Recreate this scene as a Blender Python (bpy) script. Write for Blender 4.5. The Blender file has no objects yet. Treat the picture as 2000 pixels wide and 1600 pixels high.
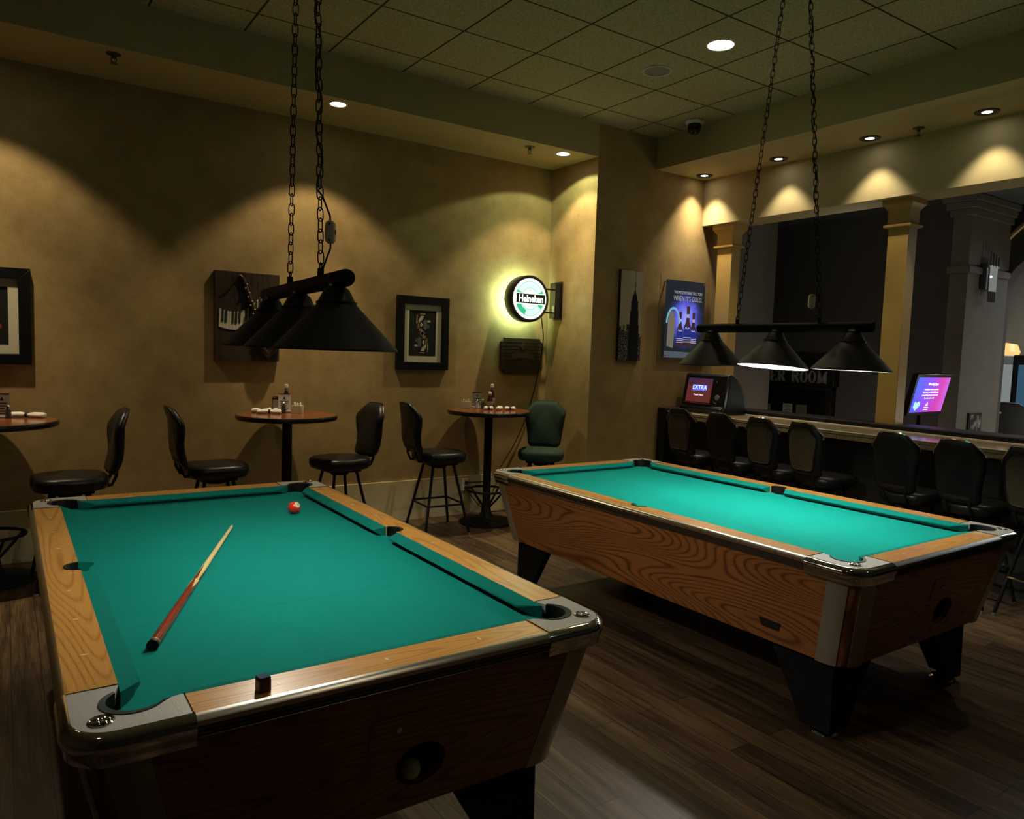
import bpy, math, random
from math import sin, cos, pi, radians, sqrt, atan2
from mathutils import Vector, Matrix
random.seed(7)
S = bpy.context.scene
C = S.collection

# ------------------------------------------------------------------ camera, world, exposure
EYE = Vector((0, 0, 1.65))
YAW, PITCH, ROLL, FPX = radians(34.238), radians(4.521), radians(1.882), 1459.1
fw = Vector((sin(YAW)*cos(PITCH), cos(YAW)*cos(PITCH), -sin(PITCH)))
rt = Vector((cos(YAW), -sin(YAW), 0)); up = rt.cross(fw)
r2 = rt*cos(ROLL) + up*sin(ROLL); u2 = -rt*sin(ROLL) + up*cos(ROLL)
cd = bpy.data.cameras.new('camera'); cam = bpy.data.objects.new('camera', cd); C.objects.link(cam)
cam.matrix_world = Matrix(((r2.x, u2.x, -fw.x, EYE.x), (r2.y, u2.y, -fw.y, EYE.y), (r2.z, u2.z, -fw.z, EYE.z), (0, 0, 0, 1)))
cd.sensor_width = 36; cd.sensor_fit = 'HORIZONTAL'; cd.lens = 36*FPX/2000; cd.clip_start = .05
S.camera = cam
W = bpy.data.worlds.new('world'); S.world = W; W.use_nodes = True
W.node_tree.nodes['Background'].inputs[0].default_value = (.75, .8, 1, 1)
W.node_tree.nodes['Background'].inputs[1].default_value = .006
S.view_settings.view_transform = 'Standard'; S.view_settings.look = 'None'
S.view_settings.exposure = 0; S.view_settings.gamma = 1; S.view_settings.use_curve_mapping = False
WARM = (1, .80, .50); WARM2 = (1, .86, .62)

def light(kind, name, loc, energy, color=(1, 1, 1), parent=None, direction=None, **kw):
    d = bpy.data.lights.new(name, kind); d.energy = energy; d.color = color
    for k, v in kw.items(): setattr(d, k, v)
    o = bpy.data.objects.new(name, d); C.objects.link(o); o.location = loc
    if direction is not None: o.rotation_euler = Vector(direction).to_track_quat('-Z', 'Y').to_euler()
    if parent: o.parent = parent
    return o

# ------------------------------------------------------------------ materials
def newmat(name):
    m = bpy.data.materials.new(name); m.use_nodes = True
    nt = m.node_tree; b = nt.nodes['Principled BSDF']
    return m, nt, b
def L(nt, a, b): nt.links.new(a, b)
def node(nt, t, **kw):
    n = nt.nodes.new(t)
    for k, v in kw.items(): setattr(n, k, v)
    return n
def ramp(nt, stops):
    r = node(nt, 'ShaderNodeValToRGB'); e = r.color_ramp.elements
    while len(e) < len(stops): e.new(.5)
    for i, (p, c) in enumerate(stops): e[i].position = p; e[i].color = (*c, 1)
    return r
def coords(nt, scale=(1, 1, 1), loc=(0, 0, 0)):
    t = node(nt, 'ShaderNodeTexCoord'); mp = node(nt, 'ShaderNodeMapping')
    mp.inputs['Scale'].default_value = scale; mp.inputs['Location'].default_value = loc
    L(nt, t.outputs['Object'], mp.inputs['Vector']); return mp.outputs['Vector']
def noise(nt, vec, scale, detail=3, rough=.5):
    n = node(nt, 'ShaderNodeTexNoise'); L(nt, vec, n.inputs['Vector'])
    n.inputs['Scale'].default_value = scale; n.inputs['Detail'].default_value = detail; n.inputs['Roughness'].default_value = rough
    return n.outputs['Fac']
def M1(nt, op, a, b=None, c=None):
    n = node(nt, 'ShaderNodeMath', operation=op)
    for i, v in enumerate((a, b, c)):
        if v is None: continue
        if isinstance(v, (int, float)): n.inputs[i].default_value = v
        else: L(nt, v, n.inputs[i])
    return n.outputs[0]
def mix(nt, fac, a, b):
    n = node(nt, 'ShaderNodeMix', data_type='RGBA')
    for s, v in ((0, fac), (6, a), (7, b)):
        if isinstance(v, (int, float)): n.inputs[s].default_value = v
        elif isinstance(v, tuple): n.inputs[s].default_value = (*v, 1)
        else: L(nt, v, n.inputs[s])
    return n.outputs[2]
def bump(nt, b, h, strength, dist=.01):
    n = node(nt, 'ShaderNodeBump'); n.inputs['Strength'].default_value = strength; n.inputs['Distance'].default_value = dist
    L(nt, h, n.inputs['Height']); L(nt, n.outputs[0], b.inputs['Normal'])
def plain(name, col, rough=.5, metal=0, var=.12, scale=30, emit=None, es=0, spec=.5, bumps=0):
    m, nt, b = newmat(name)
    v = coords(nt); f = noise(nt, v, scale)
    c = mix(nt, f, tuple(x*(1-var) for x in col), tuple(min(1, x*(1+var)) for x in col))
    L(nt, c, b.inputs['Base Color']); b.inputs['Roughness'].default_value = rough; b.inputs['Metallic'].default_value = metal
    b.inputs['Specular IOR Level'].default_value = spec
    if emit: b.inputs['Emission Color'].default_value = (*emit, 1); b.inputs['Emission Strength'].default_value = es
    if bumps: bump(nt, b, f, bumps, .002)
    return m
def wood(name, axis, cols, freq=9, stretch=(.9, 7, 7), rough=.35, seed=0, spec=.5):
    m, nt, b = newmat(name)
    sc = [stretch[1]]*3; sc[axis] = stretch[0]
    v = coords(nt, tuple(sc), (seed, seed*1.7, seed*.3))
    h = noise(nt, v, 1.0, 1.2, .3)
    s = M1(nt, 'SINE', M1(nt, 'MULTIPLY', h, freq*6.283))
    s = M1(nt, 'SUBTRACT', 1, M1(nt, 'POWER', M1(nt, 'MULTIPLY_ADD', s, .5, .5), 3.5))
    sc2 = [220]*3; sc2[axis] = 5
    fine = noise(nt, coords(nt, tuple(sc2)), 1, 2)
    f = M1(nt, 'ADD', M1(nt, 'MULTIPLY', s, .55), M1(nt, 'MULTIPLY', fine, .62))
    r = ramp(nt, [(0.1, cols[0]), (.45, cols[1]), (.9, cols[2])]); L(nt, f, r.inputs[0])
    L(nt, r.outputs[0], b.inputs['Base Color']); b.inputs['Roughness'].default_value = rough; b.inputs['Specular IOR Level'].default_value = spec
    return m
def glow(name, col, strength):
    m, nt, b = newmat(name)
    f = noise(nt, coords(nt), 25)
    c = mix(nt, f, tuple(x*.95 for x in col), col)
    L(nt, c, b.inputs['Emission Color']); b.inputs['Emission Strength'].default_value = strength
    b.inputs['Base Color'].default_value = (*[x*.4 for x in col], 1); b.inputs['Roughness'].default_value = .25
    return m

def wall_mat(name, c1, c2, seed=0):
    m, nt, b = newmat(name)
    v = coords(nt, loc=(seed, 0, 0))
    n1 = noise(nt, v, 5, 5, .65); n2 = noise(nt, v, 70, 3, .7)
    f = M1(nt, 'ADD', M1(nt, 'MULTIPLY', n1, .75), M1(nt, 'MULTIPLY', n2, .3))
    r = ramp(nt, [(.3, c1), (.72, c2)]); L(nt, f, r.inputs[0]); L(nt, r.outputs[0], b.inputs['Base Color'])
    b.inputs['Roughness'].default_value = .75; b.inputs['Specular IOR Level'].default_value = .2
    bump(nt, b, n2, .12, .004); return m
M_wall = wall_mat('tan_sponged_wallpaper', (.285, .19, .075), (.44, .315, .14))
M_beam = wall_mat('beige_paint', (.49, .40, .205), (.54, .445, .235), 3)
M_base = plain('cream_trim_paint', (.56, .47, .25), .5, var=.04)
M_dwall = wall_mat('grey_taupe_wall', (.18, .16, .14), (.23, .21, .185), 5)
M_dwall2 = wall_mat('dark_grey_wall', (.10, .093, .09), (.13, .12, .115), 8)
M_column = plain('column_cream_paint', (.52, .335, .095), .45, var=.04)

def ceiling_mat():
    m, nt, b = newmat('acoustic_ceiling_tile')
    t = node(nt, 'ShaderNodeTexCoord'); sp = node(nt, 'ShaderNodeSeparateXYZ'); L(nt, t.outputs['Object'], sp.inputs[0])
    def edge(o, off, per):
        f = M1(nt, 'FRACT', M1(nt, 'DIVIDE', M1(nt, 'SUBTRACT', o, off), per))
        d = M1(nt, 'MULTIPLY', M1(nt, 'MINIMUM', f, M1(nt, 'SUBTRACT', 1, f)), per)
        return d
    d = M1(nt, 'MINIMUM', edge(sp.outputs[0], 3.904-6.15, .615), edge(sp.outputs[1], 4.67-6.36, .636))
    line = M1(nt, 'LESS_THAN', d, .007)
    bar = M1(nt, 'LESS_THAN', d, .014)
    n2 = noise(nt, coords(nt), 130, 3, .8); n3 = noise(nt, coords(nt), 45, 3)
    f = M1(nt, 'ADD', M1(nt, 'MULTIPLY', n2, .8), M1(nt, 'MULTIPLY', n3, .2))
    r = ramp(nt, [(.36, (.26, .225, .125)), (.6, (.64, .56, .34))]); L(nt, f, r.inputs[0])
    c = mix(nt, bar, r.outputs[0], (.46, .40, .24)); c = mix(nt, line, c, (.05, .043, .025))
    L(nt, c, b.inputs['Base Color']); b.inputs['Roughness'].default_value = .9; b.inputs['Specular IOR Level'].default_value = .1
    h = M1(nt, 'SUBTRACT', f, M1(nt, 'MULTIPLY', line, 1.0)); bump(nt, b, h, .25, .006)
    return m
M_ceil = ceiling_mat()

def floor_mat():
    m, nt, b = newmat('dark_plank_floor')
    t = node(nt, 'ShaderNodeTexCoord'); sp = node(nt, 'ShaderNodeSeparateXYZ'); L(nt, t.outputs['Object'], sp.inputs[0])
    cb = node(nt, 'ShaderNodeCombineXYZ'); L(nt, sp.outputs[1], cb.inputs[0]); L(nt, sp.outputs[0], cb.inputs[1])
    br = node(nt, 'ShaderNodeTexBrick'); L(nt, cb.outputs[0], br.inputs['Vector'])
    br.inputs['Scale'].default_value = 1; br.inputs['Brick Width'].default_value = 1.2; br.inputs['Row Height'].default_value = .125
    br.inputs['Mortar Size'].default_value = .002; br.inputs['Mortar Smooth'].default_value = .3
    br.inputs['Color1'].default_value = (0, 0, 0, 1); br.inputs['Color2'].default_value = (1, 1, 1, 1); br.inputs['Mortar'].default_value = (.5, .5, .5, 1)
    br.offset = .37
    g = noise(nt, coords(nt, (26, 1.6, 1)), 1, 5, .6)
    g2 = noise(nt, coords(nt, (160, 5, 1)), 1, 2, .5)
    k = noise(nt, coords(nt, (7, 1.4, 1)), 1, 3)
    f = M1(nt, 'ADD', M1(nt, 'ADD', M1(nt, 'MULTIPLY', g, .62), M1(nt, 'MULTIPLY', g2, .34)), M1(nt, 'ADD', M1(nt, 'MULTIPLY', k, .22), M1(nt, 'MULTIPLY', br.outputs['Color'], .17)))
    r = ramp(nt, [(.45, (.014, .008, .004)), (.62, (.07, .041, .021)), (.85, (.21, .132, .066))]); L(nt, f, r.inputs[0])
    c = mix(nt, br.outputs['Fac'], r.outputs[0], (.012, .008, .006))
    L(nt, c, b.inputs['Base Color']); L(nt, M1(nt, 'MULTIPLY_ADD', g2, .25, .34), b.inputs['Roughness'])
    b.inputs['Specular IOR Level'].default_value = .4
    bump(nt, b, M1(nt, 'SUBTRACT', g2, br.outputs['Fac']), .15, .003); return m
M_floor = floor_mat()

def cloth_mat(name, k):
    m, nt, b = newmat(name)
    v = coords(nt); n1 = noise(nt, v, 900, 2); n2 = noise(nt, v, 4, 3); sc = noise(nt, v, 300, 2, .6)
    chalk = M1(nt, 'MULTIPLY', M1(nt, 'GREATER_THAN', sc, .665), M1(nt, 'GREATER_THAN', noise(nt, v, 9, 2), .45))
    c = mix(nt, n1, (.002*k, .140*k, .115*k), (.003*k, .195*k, .163*k))
    c = mix(nt, M1(nt, 'MULTIPLY', n2, .3), c, (.002*k, .12*k, .092*k)); c = mix(nt, M1(nt, 'MULTIPLY', chalk, .30), c, (.10*k, .34*k, .30*k))
    sp = node(nt, 'ShaderNodeSeparateXYZ'); L(nt, v, sp.inputs[0])     # worn line across the bed
    ln = M1(nt, 'LESS_THAN', M1(nt, 'ABSOLUTE', M1(nt, 'ADD', sp.outputs[1], .615)), .0016)
    ln = M1(nt, 'MULTIPLY', ln, M1(nt, 'GREATER_THAN', noise(nt, v, 28, 2), .46))
    c = mix(nt, M1(nt, 'MULTIPLY', ln, .45), c, (.001*k, .05*k, .04*k))
    L(nt, c, b.inputs['Base Color']); b.inputs['Roughness'].default_value = .95; b.inputs['Specular IOR Level'].default_value = .06
    bump(nt, b, n1, .1, .001); return m
M_cloth = cloth_mat('green_table_cloth_worn', 1.0)
M_cloth2 = cloth_mat('green_table_cloth_fresh', 1.6)
M_cush = cloth_mat('green_cushion_cloth_shaded', .78)  # bed cloth toned down: shade of the cushion faces put into the colour
M_cush2 = cloth_mat('green_cushion_cloth_fresh_shaded', 1.1)  # same painted-in shade for the lighter cloth
OAK = ((.27, .10, .018), (.46, .205, .042), (.56, .275, .066))
M_railX = wood('golden_oak_rail_across', 0, OAK, 30, (.5, 5, 5), .3)
M_railY = wood('golden_oak_rail_along', 1, OAK, 30, (.5, 5, 5), .3, 2)
RED = ((.06, .017, .004), (.24, .082, .021), (.40, .16, .045))
M_cabX = wood('red_oak_laminate_across', 0, RED, 62, (.42, 3.2, 3.2), .4, 3)
M_cabY = wood('red_oak_laminate_along', 1, RED, 62, (.42, 3.2, 3.2), .4, 1)
M_cabZ = wood('red_oak_laminate_upright', 2, RED, 4, (.7, 9, 9), .4, 4)
M_trim = plain('satin_aluminium', (.55, .52, .46), .28, 1, .06, 60)
M_rib = plain('ribbed_dark_metal', (.16, .145, .115), .35, .9, .06)
M_cast = plain('hammered_grey_casting', (.36, .345, .30), .6, .2, .35, 300, bumps=.4)
M_chrome = plain('chrome', (.75, .75, .77), .07, 1, .03)
M_black = plain('black_plastic', (.012, .012, .013), .35)
M_rubber = plain('black_rubber_liner', (.006, .006, .006), .5, spec=.2)
M_blackm = plain('black_powder_coat', (.006, .006, .0065), .65, spec=.2)
M_shade = plain('charcoal_metal_shade', (.022, .022, .022), .55)
M_white = plain('white_enamel', (.8, .8, .76), .5, var=.03)
M_lining = plain('shade_lining_white', (.6, .6, .57), .6, var=.03)
M_strip = plain('beige_metal_corner_strip', (.40, .36, .27), .35, .5, .06)
M_leather = plain('black_vinyl', (.008, .0085, .009), .36, spec=.35, bumps=.15, scale=120)
M_fabric = plain('dark_green_fabric', (.009, .030, .017), .85, scale=200)
M_cane = None
M_tabletop = wood('mahogany_laminate', 0, ((.09, .022, .008), (.17, .045, .014), (.24, .075, .022)), 6, (.8, 7, 7), .16, 6)
M_darkwood = wood('carved_dark_wood', 0, ((.010, .006, .004), (.026, .016, .010), (.05, .030, .018)), 8, (1.2, 14, 14), .45, 2)
M_paper = plain('white_paper', (.8, .78, .72), .7, var=.04)
M_grey = plain('grey_card', (.30, .29, .25), .6, var=.06)
M_ink = plain('black_ink', (.015, .015, .015), .6)
M_steel = plain('stainless_steel', (.6, .6, .6), .2, 1, .04)
M_dsteel = plain('dull_steel', (.16, .15, .13), .35, .9, .05)
M_switch = plain('ivory_switch_plastic', (.80, .74, .52), .45, var=.05)
M_dia = plain('pearl_inlay', (.75, .68, .5), .3, var=.05)

def cane_mat():
    m, nt, b = newmat('woven_cane')
    v = coords(nt); w1 = node(nt, 'ShaderNodeTexWave', bands_direction='Y'); w2 = node(nt, 'ShaderNodeTexWave', bands_direction='Z')
    for w in (w1, w2): L(nt, v, w.inputs['Vector']); w.inputs['Scale'].default_value = 30
    f = M1(nt, 'MULTIPLY', w1.outputs['Fac'], w2.outputs['Fac'])
    c = mix(nt, f, (.018, .013, .006), (.10, .072, .03)); L(nt, c, b.inputs['Base Color']); b.inputs['Roughness'].default_value = .6
    return m
M_cane = cane_mat()
def granite_mat():
    m, nt, b = newmat('brown_speckled_granite')
    v = coords(nt); n = node(nt, 'ShaderNodeTexVoronoi'); L(nt, v, n.inputs['Vector']); n.inputs['Scale'].default_value = 70
    r = ramp(nt, [(.1, (.05, .035, .02)), (.45, (.30, .21, .12)), (.8, (.42, .33, .2))])
    L(nt, M1(nt, 'ADD', M1(nt, 'MULTIPLY', n.outputs['Distance'], .5), M1(nt, 'MULTIPLY', noise(nt, v, 130, 3), .6)), r.inputs[0])
    L(nt, r.outputs[0], b.inputs['Base Color']); b.inputs['Roughness'].default_value = .15; return m
M_granite = granite_mat()

# ------------------------------------------------------------------ mesh builder
class G:
    def __init__(s): s.v = []; s.f = []
    def add(s, vs, fs):
        o = len(s.v); s.v += [Vector(x) for x in vs]; s.f += [tuple(i+o for i in f) for f in fs]; return s
    def box(s, c, d, rot=None):
        vs = [Vector((x*d[0]/2, y*d[1]/2, z*d[2]/2)) for x in (-1, 1) for y in (-1, 1) for z in (-1, 1)]
        if rot is not None: vs = [rot @ v for v in vs]
        return s.add([v+Vector(c) for v in vs], [(0, 1, 3, 2), (4, 6, 7, 5), (0, 4, 5, 1), (2, 3, 7, 6), (0, 2, 6, 4), (1, 5, 7, 3)])
    def bx(s, x0, x1, y0, y1, z0, z1): return s.box(((x0+x1)/2, (y0+y1)/2, (z0+z1)/2), (x1-x0, y1-y0, z1-z0))
    def prism(s, poly, w0, w1, f=lambda u, v, w: (u, v, w)):
        n = len(poly); vs = [f(u, v, w0) for u, v in poly]+[f(u, v, w1) for u, v in poly]
        fs = [tuple(range(n))[::-1], tuple(range(n, 2*n))]+[(i, (i+1) % n, n+(i+1) % n, n+i) for i in range(n)]
        return s.add(vs, fs)
    def loft(s, loops, cap=True, closed=True):
        n = len(loops[0]); vs = [p for l in loops for p in l]; fs = []
        for k in range(len(loops)-1):
            for i in range(n if closed else n-1):
                j = (i+1) % n; fs.append((k*n+i, k*n+j, (k+1)*n+j, (k+1)*n+i))
        if cap: fs += [tuple(range(n))[::-1], tuple((len(loops)-1)*n+i for i in range(n))]
        return s.add(vs, fs)
    def lathe(s, prof, c=(0, 0, 0), n=32, f=None, cap=True):
        loops = [[(c[0]+r*cos(2*pi*i/n), c[1]+r*sin(2*pi*i/n), c[2]+z) for i in range(n)] for r, z in prof]
        if f: loops = [[f(Vector(p)) for p in l] for l in loops]
        return s.loft(loops, cap)
    def tube(s, path, r, n=8, closed=False, cap=True):
        P = [Vector(p) for p in path]; loops = []; m = len(P); ref = None
        for i in range(m):
            a = P[(i-1) % m] if (closed or i > 0) else P[i]; b = P[(i+1) % m] if (closed or i < m-1) else P[i]
            t = (b-a).normalized()
            if ref is None: ref = Vector((0, 0, 1)) if abs(t.z) < .9 else Vector((1, 0, 0))
            x = t.cross(ref)
            if x.length < 1e-4: x = t.orthogonal()
            x.normalize(); y = t.cross(x); ref = -y if False else ref
            rr = r[i] if isinstance(r, (list, tuple)) else r
            loops.append([P[i]+x*rr*cos(2*pi*k/n)+y*rr*sin(2*pi*k/n) for k in range(n)])
        if closed: loops.append(loops[0]); cap = False
        return s.loft(loops, cap)
    def sphere(s, c, r, n=24, m=14, sc=(1, 1, 1)):
        return s.loft([[(c[0]+r*sc[0]*sin(pi*k/m)*cos(2*pi*i/n), c[1]+r*sc[1]*sin(pi*k/m)*sin(2*pi*i/n), c[2]+r*sc[2]*cos(pi*k/m)) for i in range(n)] for k in [.02]+list(range(1, m))+[m-.02]])
    def xf(s, fn): s.v = [Vector(fn(v)) for v in s.v]; return s
    def build(s, name, mat, parent=None, bev=0, sm=35, seg=2):
        me = bpy.data.meshes.new(name); me.from_pydata([tuple(v) for v in s.v], [], s.f); me.update()
        import bmesh
        bm = bmesh.new(); bm.from_mesh(me); bmesh.ops.recalc_face_normals(bm, faces=bm.faces); bm.to_mesh(me); bm.free()
        me.materials.append(mat)
        if sm:
            for p in me.polygons: p.use_smooth = True
            me.set_sharp_from_angle(angle=radians(sm))
        o = bpy.data.objects.new(name, me); C.objects.link(o)
        if parent: o.parent = parent
        if bev:
            b = o.modifiers.new('bevel', 'BEVEL'); b.width = bev; b.segments = seg; b.limit_method = 'ANGLE'; b.angle_limit = radians(40)
        return o
def tag(o, label, cat, group=None):
    o['label'] = label; o['category'] = cat
    if group: o['group'] = group
    return o
def struct(g, name, mat, label=None, cat=None, **k):
    o = g.build(name, mat, **k); o['kind'] = 'structure'
    if label: o['label'] = label
    if cat: o['category'] = cat
    return o
def thing(name, label, cat, loc=(0, 0, 0), rz=0, group=None):
    o = bpy.data.objects.new(name, None); C.objects.link(o); o.location = loc; o.rotation_euler = (0, 0, rz)
    o.empty_display_size = .1
    return tag(o, label, cat, group)
def dup(root, loc, rz, label, group=None):
    r = root.copy(); C.objects.link(r); r.location = loc; r.rotation_euler = (0, 0, rz); r['label'] = label
    if group: r['group'] = group
    for ch in list(root.children):
        c = ch.copy(); C.objects.link(c); c.parent = r
        for g in list(ch.children):
            d = g.copy(); C.objects.link(d); d.parent = c
    return r
def text_mesh(name, txt, size, mat, f, parent=None, depth=.002, align='CENTER', bold=0, sx=1):
    cu = bpy.data.curves.new(name+'_curve', 'FONT'); cu.body = txt; cu.size = size; cu.extrude = depth/2; cu.offset = bold
    cu.align_x = align; cu.align_y = 'CENTER'; cu.resolution_u = 3
    t = bpy.data.objects.new(name+'_tmp', cu); C.objects.link(t)
    dg = bpy.context.evaluated_depsgraph_get()
    me = bpy.data.meshes.new_from_object(t.evaluated_get(dg)); bpy.data.objects.remove(t); bpy.data.curves.remove(cu)
    for v in me.vertices: v.co = Vector(f(v.co.x*sx, v.co.y, v.co.z))
    me.materials.clear(); me.materials.append(mat); me.name = name
    o = bpy.data.objects.new(name, me); C.objects.link(o)
    if parent: o.parent = parent
    return o
def arc(cx, cy, r, a0, a1, n):
    return [(cx+r*cos(a0+(a1-a0)*i/n), cy+r*sin(a0+(a1-a0)*i/n)) for i in range(n+1)]

# ------------------------------------------------------------------ room
YB, YF, XC = 6.369, 5.646, 4.751        # back wall, poster wall, return wall
XBF, XBW, XE = 5.524, 6.242, 6.62        # beam front, beam wall, end of poster wall
ZS, ZC, ZB = 3.53, 3.844, 3.049
struct(G().bx(-3.5, 14, -3, 9, -.06, 0), 'floor', M_floor)
struct(G().bx(-3.5, XBF+.02, -3, YF+.02, ZC, ZC+.05), 'ceiling', M_ceil)
struct(G().bx(-3.5, XC, YB, YB+.12, 0, ZC+.05), 'wall_back', M_wall)
struct(G().bx(XC, XC+.12, YF+.12, YB+.12, 0, ZC+.05), 'wall_return', M_wall)
struct(G().bx(XC, XE, YF, YF+.12, 0, ZC+.05), 'wall_poster', M_wall)
struct(G().bx(XE, 7.533, YF, YF+.12, 0, ZC+.05), 'wall_partition', M_dwall)
struct(G().bx(-3.5, XC, YF, YB, ZS, ZC+.05), 'trim_soffit_left', M_beam)
struct(G().bx(XBF, XBW, -3, YF, ZS, ZC+.05), 'trim_soffit_right', M_beam)
struct(G().bx(XBW, XBW+.34, -3, YF, ZB, ZC+.05), 'trim_beam', M_beam)
struct(G().bx(-3.5, XC, YB-.018, YB, 0, .387), 'baseboard_back', M_base, bev=.004)
struct(G().bx(XC-.018, XC, YF, YB-.018, 0, .387), 'baseboard_return', M_base, bev=.004)
struct(G().bx(-3.62, -3.5, -3, YB+.1, 0, ZC+.05), 'wall_left', M_dwall)
struct(G().bx(-3.62, 14, -3.12, -3, 0, ZC+.05), 'wall_rear', M_dwall2)

# neighbouring room beyond the bar
struct(G().bx(8.5, 8.6, 3.9, 9, 0, 3.39), 'wall_far', M_dwall2)
struct(G().bx(7.41, 7.533, YF+.12, 9, 0, 3.9), 'wall_far_partition', M_dwall)
struct(G().bx(XBW+.34, 14, -3, 9, 3.39, 3.45), 'ceiling_far', plain('far_ceiling_paint', (.12, .14, .14), .8))
# pilaster with crown and band, and arch wall
g = G().bx(8.2, 9.1, 3.815, 3.995, 0, 3.39)
struct(g, 'trim_pilaster', M_dwall)
g = G()
for z0, z1, d in ((3.18, 3.25, .03), (3.25, 3.32, .06), (3.32, 3.385, .09), (2.60, 2.67, .025)): g.bx(8.2-d, 9.1, 3.815-d, 3.995+d, z0, z1)
struct(g, 'trim_pilaster_crown', M_dwall, bev=.006)
# arch wall at x=9.05: opening from y=3.8 to y=1.2, spring 2.35, semi-ellipse
yc, ra, rb, zs = 2.57, 1.3, .75, 2.40
ell = [(yc+ra*cos(a), zs+rb*sin(a)) for a in [pi*i/32 for i in range(33)]]
poly = [(4.6, 0), (4.6, 3.39), (-1, 3.39), (-1, 0), (yc-ra, 0)]+ell[::-1]+[(yc+ra, 0)]
struct(G().prism(poly, 9.1, 9.3, lambda u, v, w: (w, u, v)), 'wall_arch', M_dwall2)
tr = [(9.085, yc+1.4*cos(a), 2.70+.8*sin(a)) for a in [pi*i/32 for i in range(1, 32)]]
struct(G().tube(tr, .025, 6), 'trim_arch', plain('gilded_moulding', (.75, .55, .18), .4))
struct(G().bx(12.6, 12.7, -3, 9, 0, 3.39), 'wall_casino', plain('casino_beige_wall', (.42, .40, .33), .7))

# ------------------------------------------------------------------ columns under the beam
def column(y0, y1, label, first=None):
    t = thing('column', label, 'column', (6.41, (y0+y1)/2, 0)); h = (y1-y0)/2
    G().bx(-.05, .09, -h, h, .9, ZB-.24).build('shaft', M_column, t, .004)
    g = G()
    def sq(d, z): return [(-.05-d, -h-d, z), (.09+d, -h-d, z), (.09+d, h+d, z), (-.05-d, h+d, z)]
    g.loft([sq(.004, ZB-.245), sq(.03, ZB-.235), sq(.032, ZB-.22), sq(.012, ZB-.205), sq(.008, ZB-.2)])
    g.build('neck_moulding', M_column, t)
    g = G().loft([sq(.006, ZB-.2), sq(.006, ZB-.10), sq(.03, ZB-.06), sq(.045, ZB-.045), sq(.045, ZB-.0005)])
    g.build('capital', M_column, t)
    return t
column(3.462, 3.64, 'cream square column rising from the bar beside the wall monitor')
column(5.33, 5.52, 'cream square column nearest the blue beer poster')

# ------------------------------------------------------------------ recessed lamps, ceiling fittings
M_bulb = glow('lamp_white', (1, .93, .78), 14)
M_bulb2 = glow('spot_white', (1, .95, .85), 20)
def downlight(x, y, z, r, label, trim=M_white, bulb=M_bulb, br=.8, energy=30, half=50, blend=.32, group=None, col=WARM, rad=.03, cat='ceiling light', inner=0):
    t = thing('recessed_ceiling_light', label, cat, (x, y, z), 0, group)
    G().lathe([(r*br, -.001), (r*br, -.006), (r*.95, -.008), (r, -.001)], n=40, cap=False).build('trim_ring', trim, t)
    G().lathe([(r*br, -.0025), (.0005, -.0025)], n=40, cap=False).build('lens', bulb, t)
    light('SPOT', 'ceiling_spot', (0, 0, -.02), energy, col, t, (0, 0, -1), spot_size=radians(2*half), spot_blend=blend, shadow_soft_size=rad)
    if inner: light('SPOT', 'ceiling_spot_core', (0, 0, -.02), inner, col, t, (0, 0, -1), spot_size=radians(64), spot_blend=1, shadow_soft_size=rad)
    return t
GL = 'recessed lights in the left soffit'
downlight(2.195, 5.785, ZS, .075, 'bright white soffit downlight left of the hanging chains, above the saxophone canvas', energy=48, group=GL, inner=135)
t = downlight(4.426, 5.781, ZS, .075, 'bright white soffit downlight in the corner above the round beer sign', energy=50, group=GL, inner=120)
light('SPOT', 'ceiling_spot_wide', (0, 0, -.02), 17, (.85, 1, .55), t, (0, 0, -1), spot_size=radians(134), spot_blend=.10, shadow_soft_size=.02)
downlight(-.11, 5.785, ZS, .075, 'soffit downlight above the framed picture at left edge, outside the view', energy=48, group=GL, inner=135)
GR = 'dark-rimmed spots in the right soffit'
for i, (y, nm) in enumerate(((5.488, 'beside the poster wall corner'), (4.587, 'second from the poster wall'), (3.686, 'just left of the sprinkler'), (2.776, 'right of the sprinkler'), (1.87, 'outside the view on the right'))):
    downlight(6.06, y, ZS, .085, 'recessed dark-rimmed spot in beam soffit, '+nm, M_black, M_bulb2, .42, 27 if i else 44, 42, .55, GR, WARM2, inner=0 if i else 70)
downlight(4.211, 3.726, ZC, .10, 'large bright round ceiling light set in the acoustic tiles', energy=26, half=65, blend=.6, rad=.09, br=.9)
for x, y, e in ((1.75, 1.19, 9), (4.21, -1.35, 7), (6.0, .4, 7), (-1.0, 1.19, 3)):
    downlight(x, y, ZC, .10, 'large round ceiling light among the tiles behind the viewer', energy=e, half=60, blend=.6, rad=.09, br=.9, group='ceiling lights behind the viewer')
# speaker
t = thing('ceiling_speaker', 'round white perforated speaker flush in a ceiling tile', 'speaker', (4.216, 4.355, ZC))
G().lathe([(.098, -.001), (.10, -.008), (.115, -.008), (.12, -.001)], n=40, cap=False).build('rim', plain('speaker_rim', (.6, .6, .55), .5), t)
G().lathe([(.098, -.003), (.02, -.003), (.0005, -.003)], n=40, cap=False).build('grille', plain('speaker_grille', (.28, .27, .24), .6), t)
# dome camera
t = thing('dome_security_camera', 'dark dome security camera on white base under the ceiling', 'camera', (5.376, 5.022, ZC))
G().lathe([(.085, -.001), (.09, -.012), (.075, -.035)], n=32).build('base', M_white, t)
G().lathe([(.062, -.034), (.062, -.07), (.05, -.105), (.025, -.125), (.001, -.13)], n=28).build('dome', plain('smoked_dome', (.01, .01, .012), .1), t)
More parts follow.
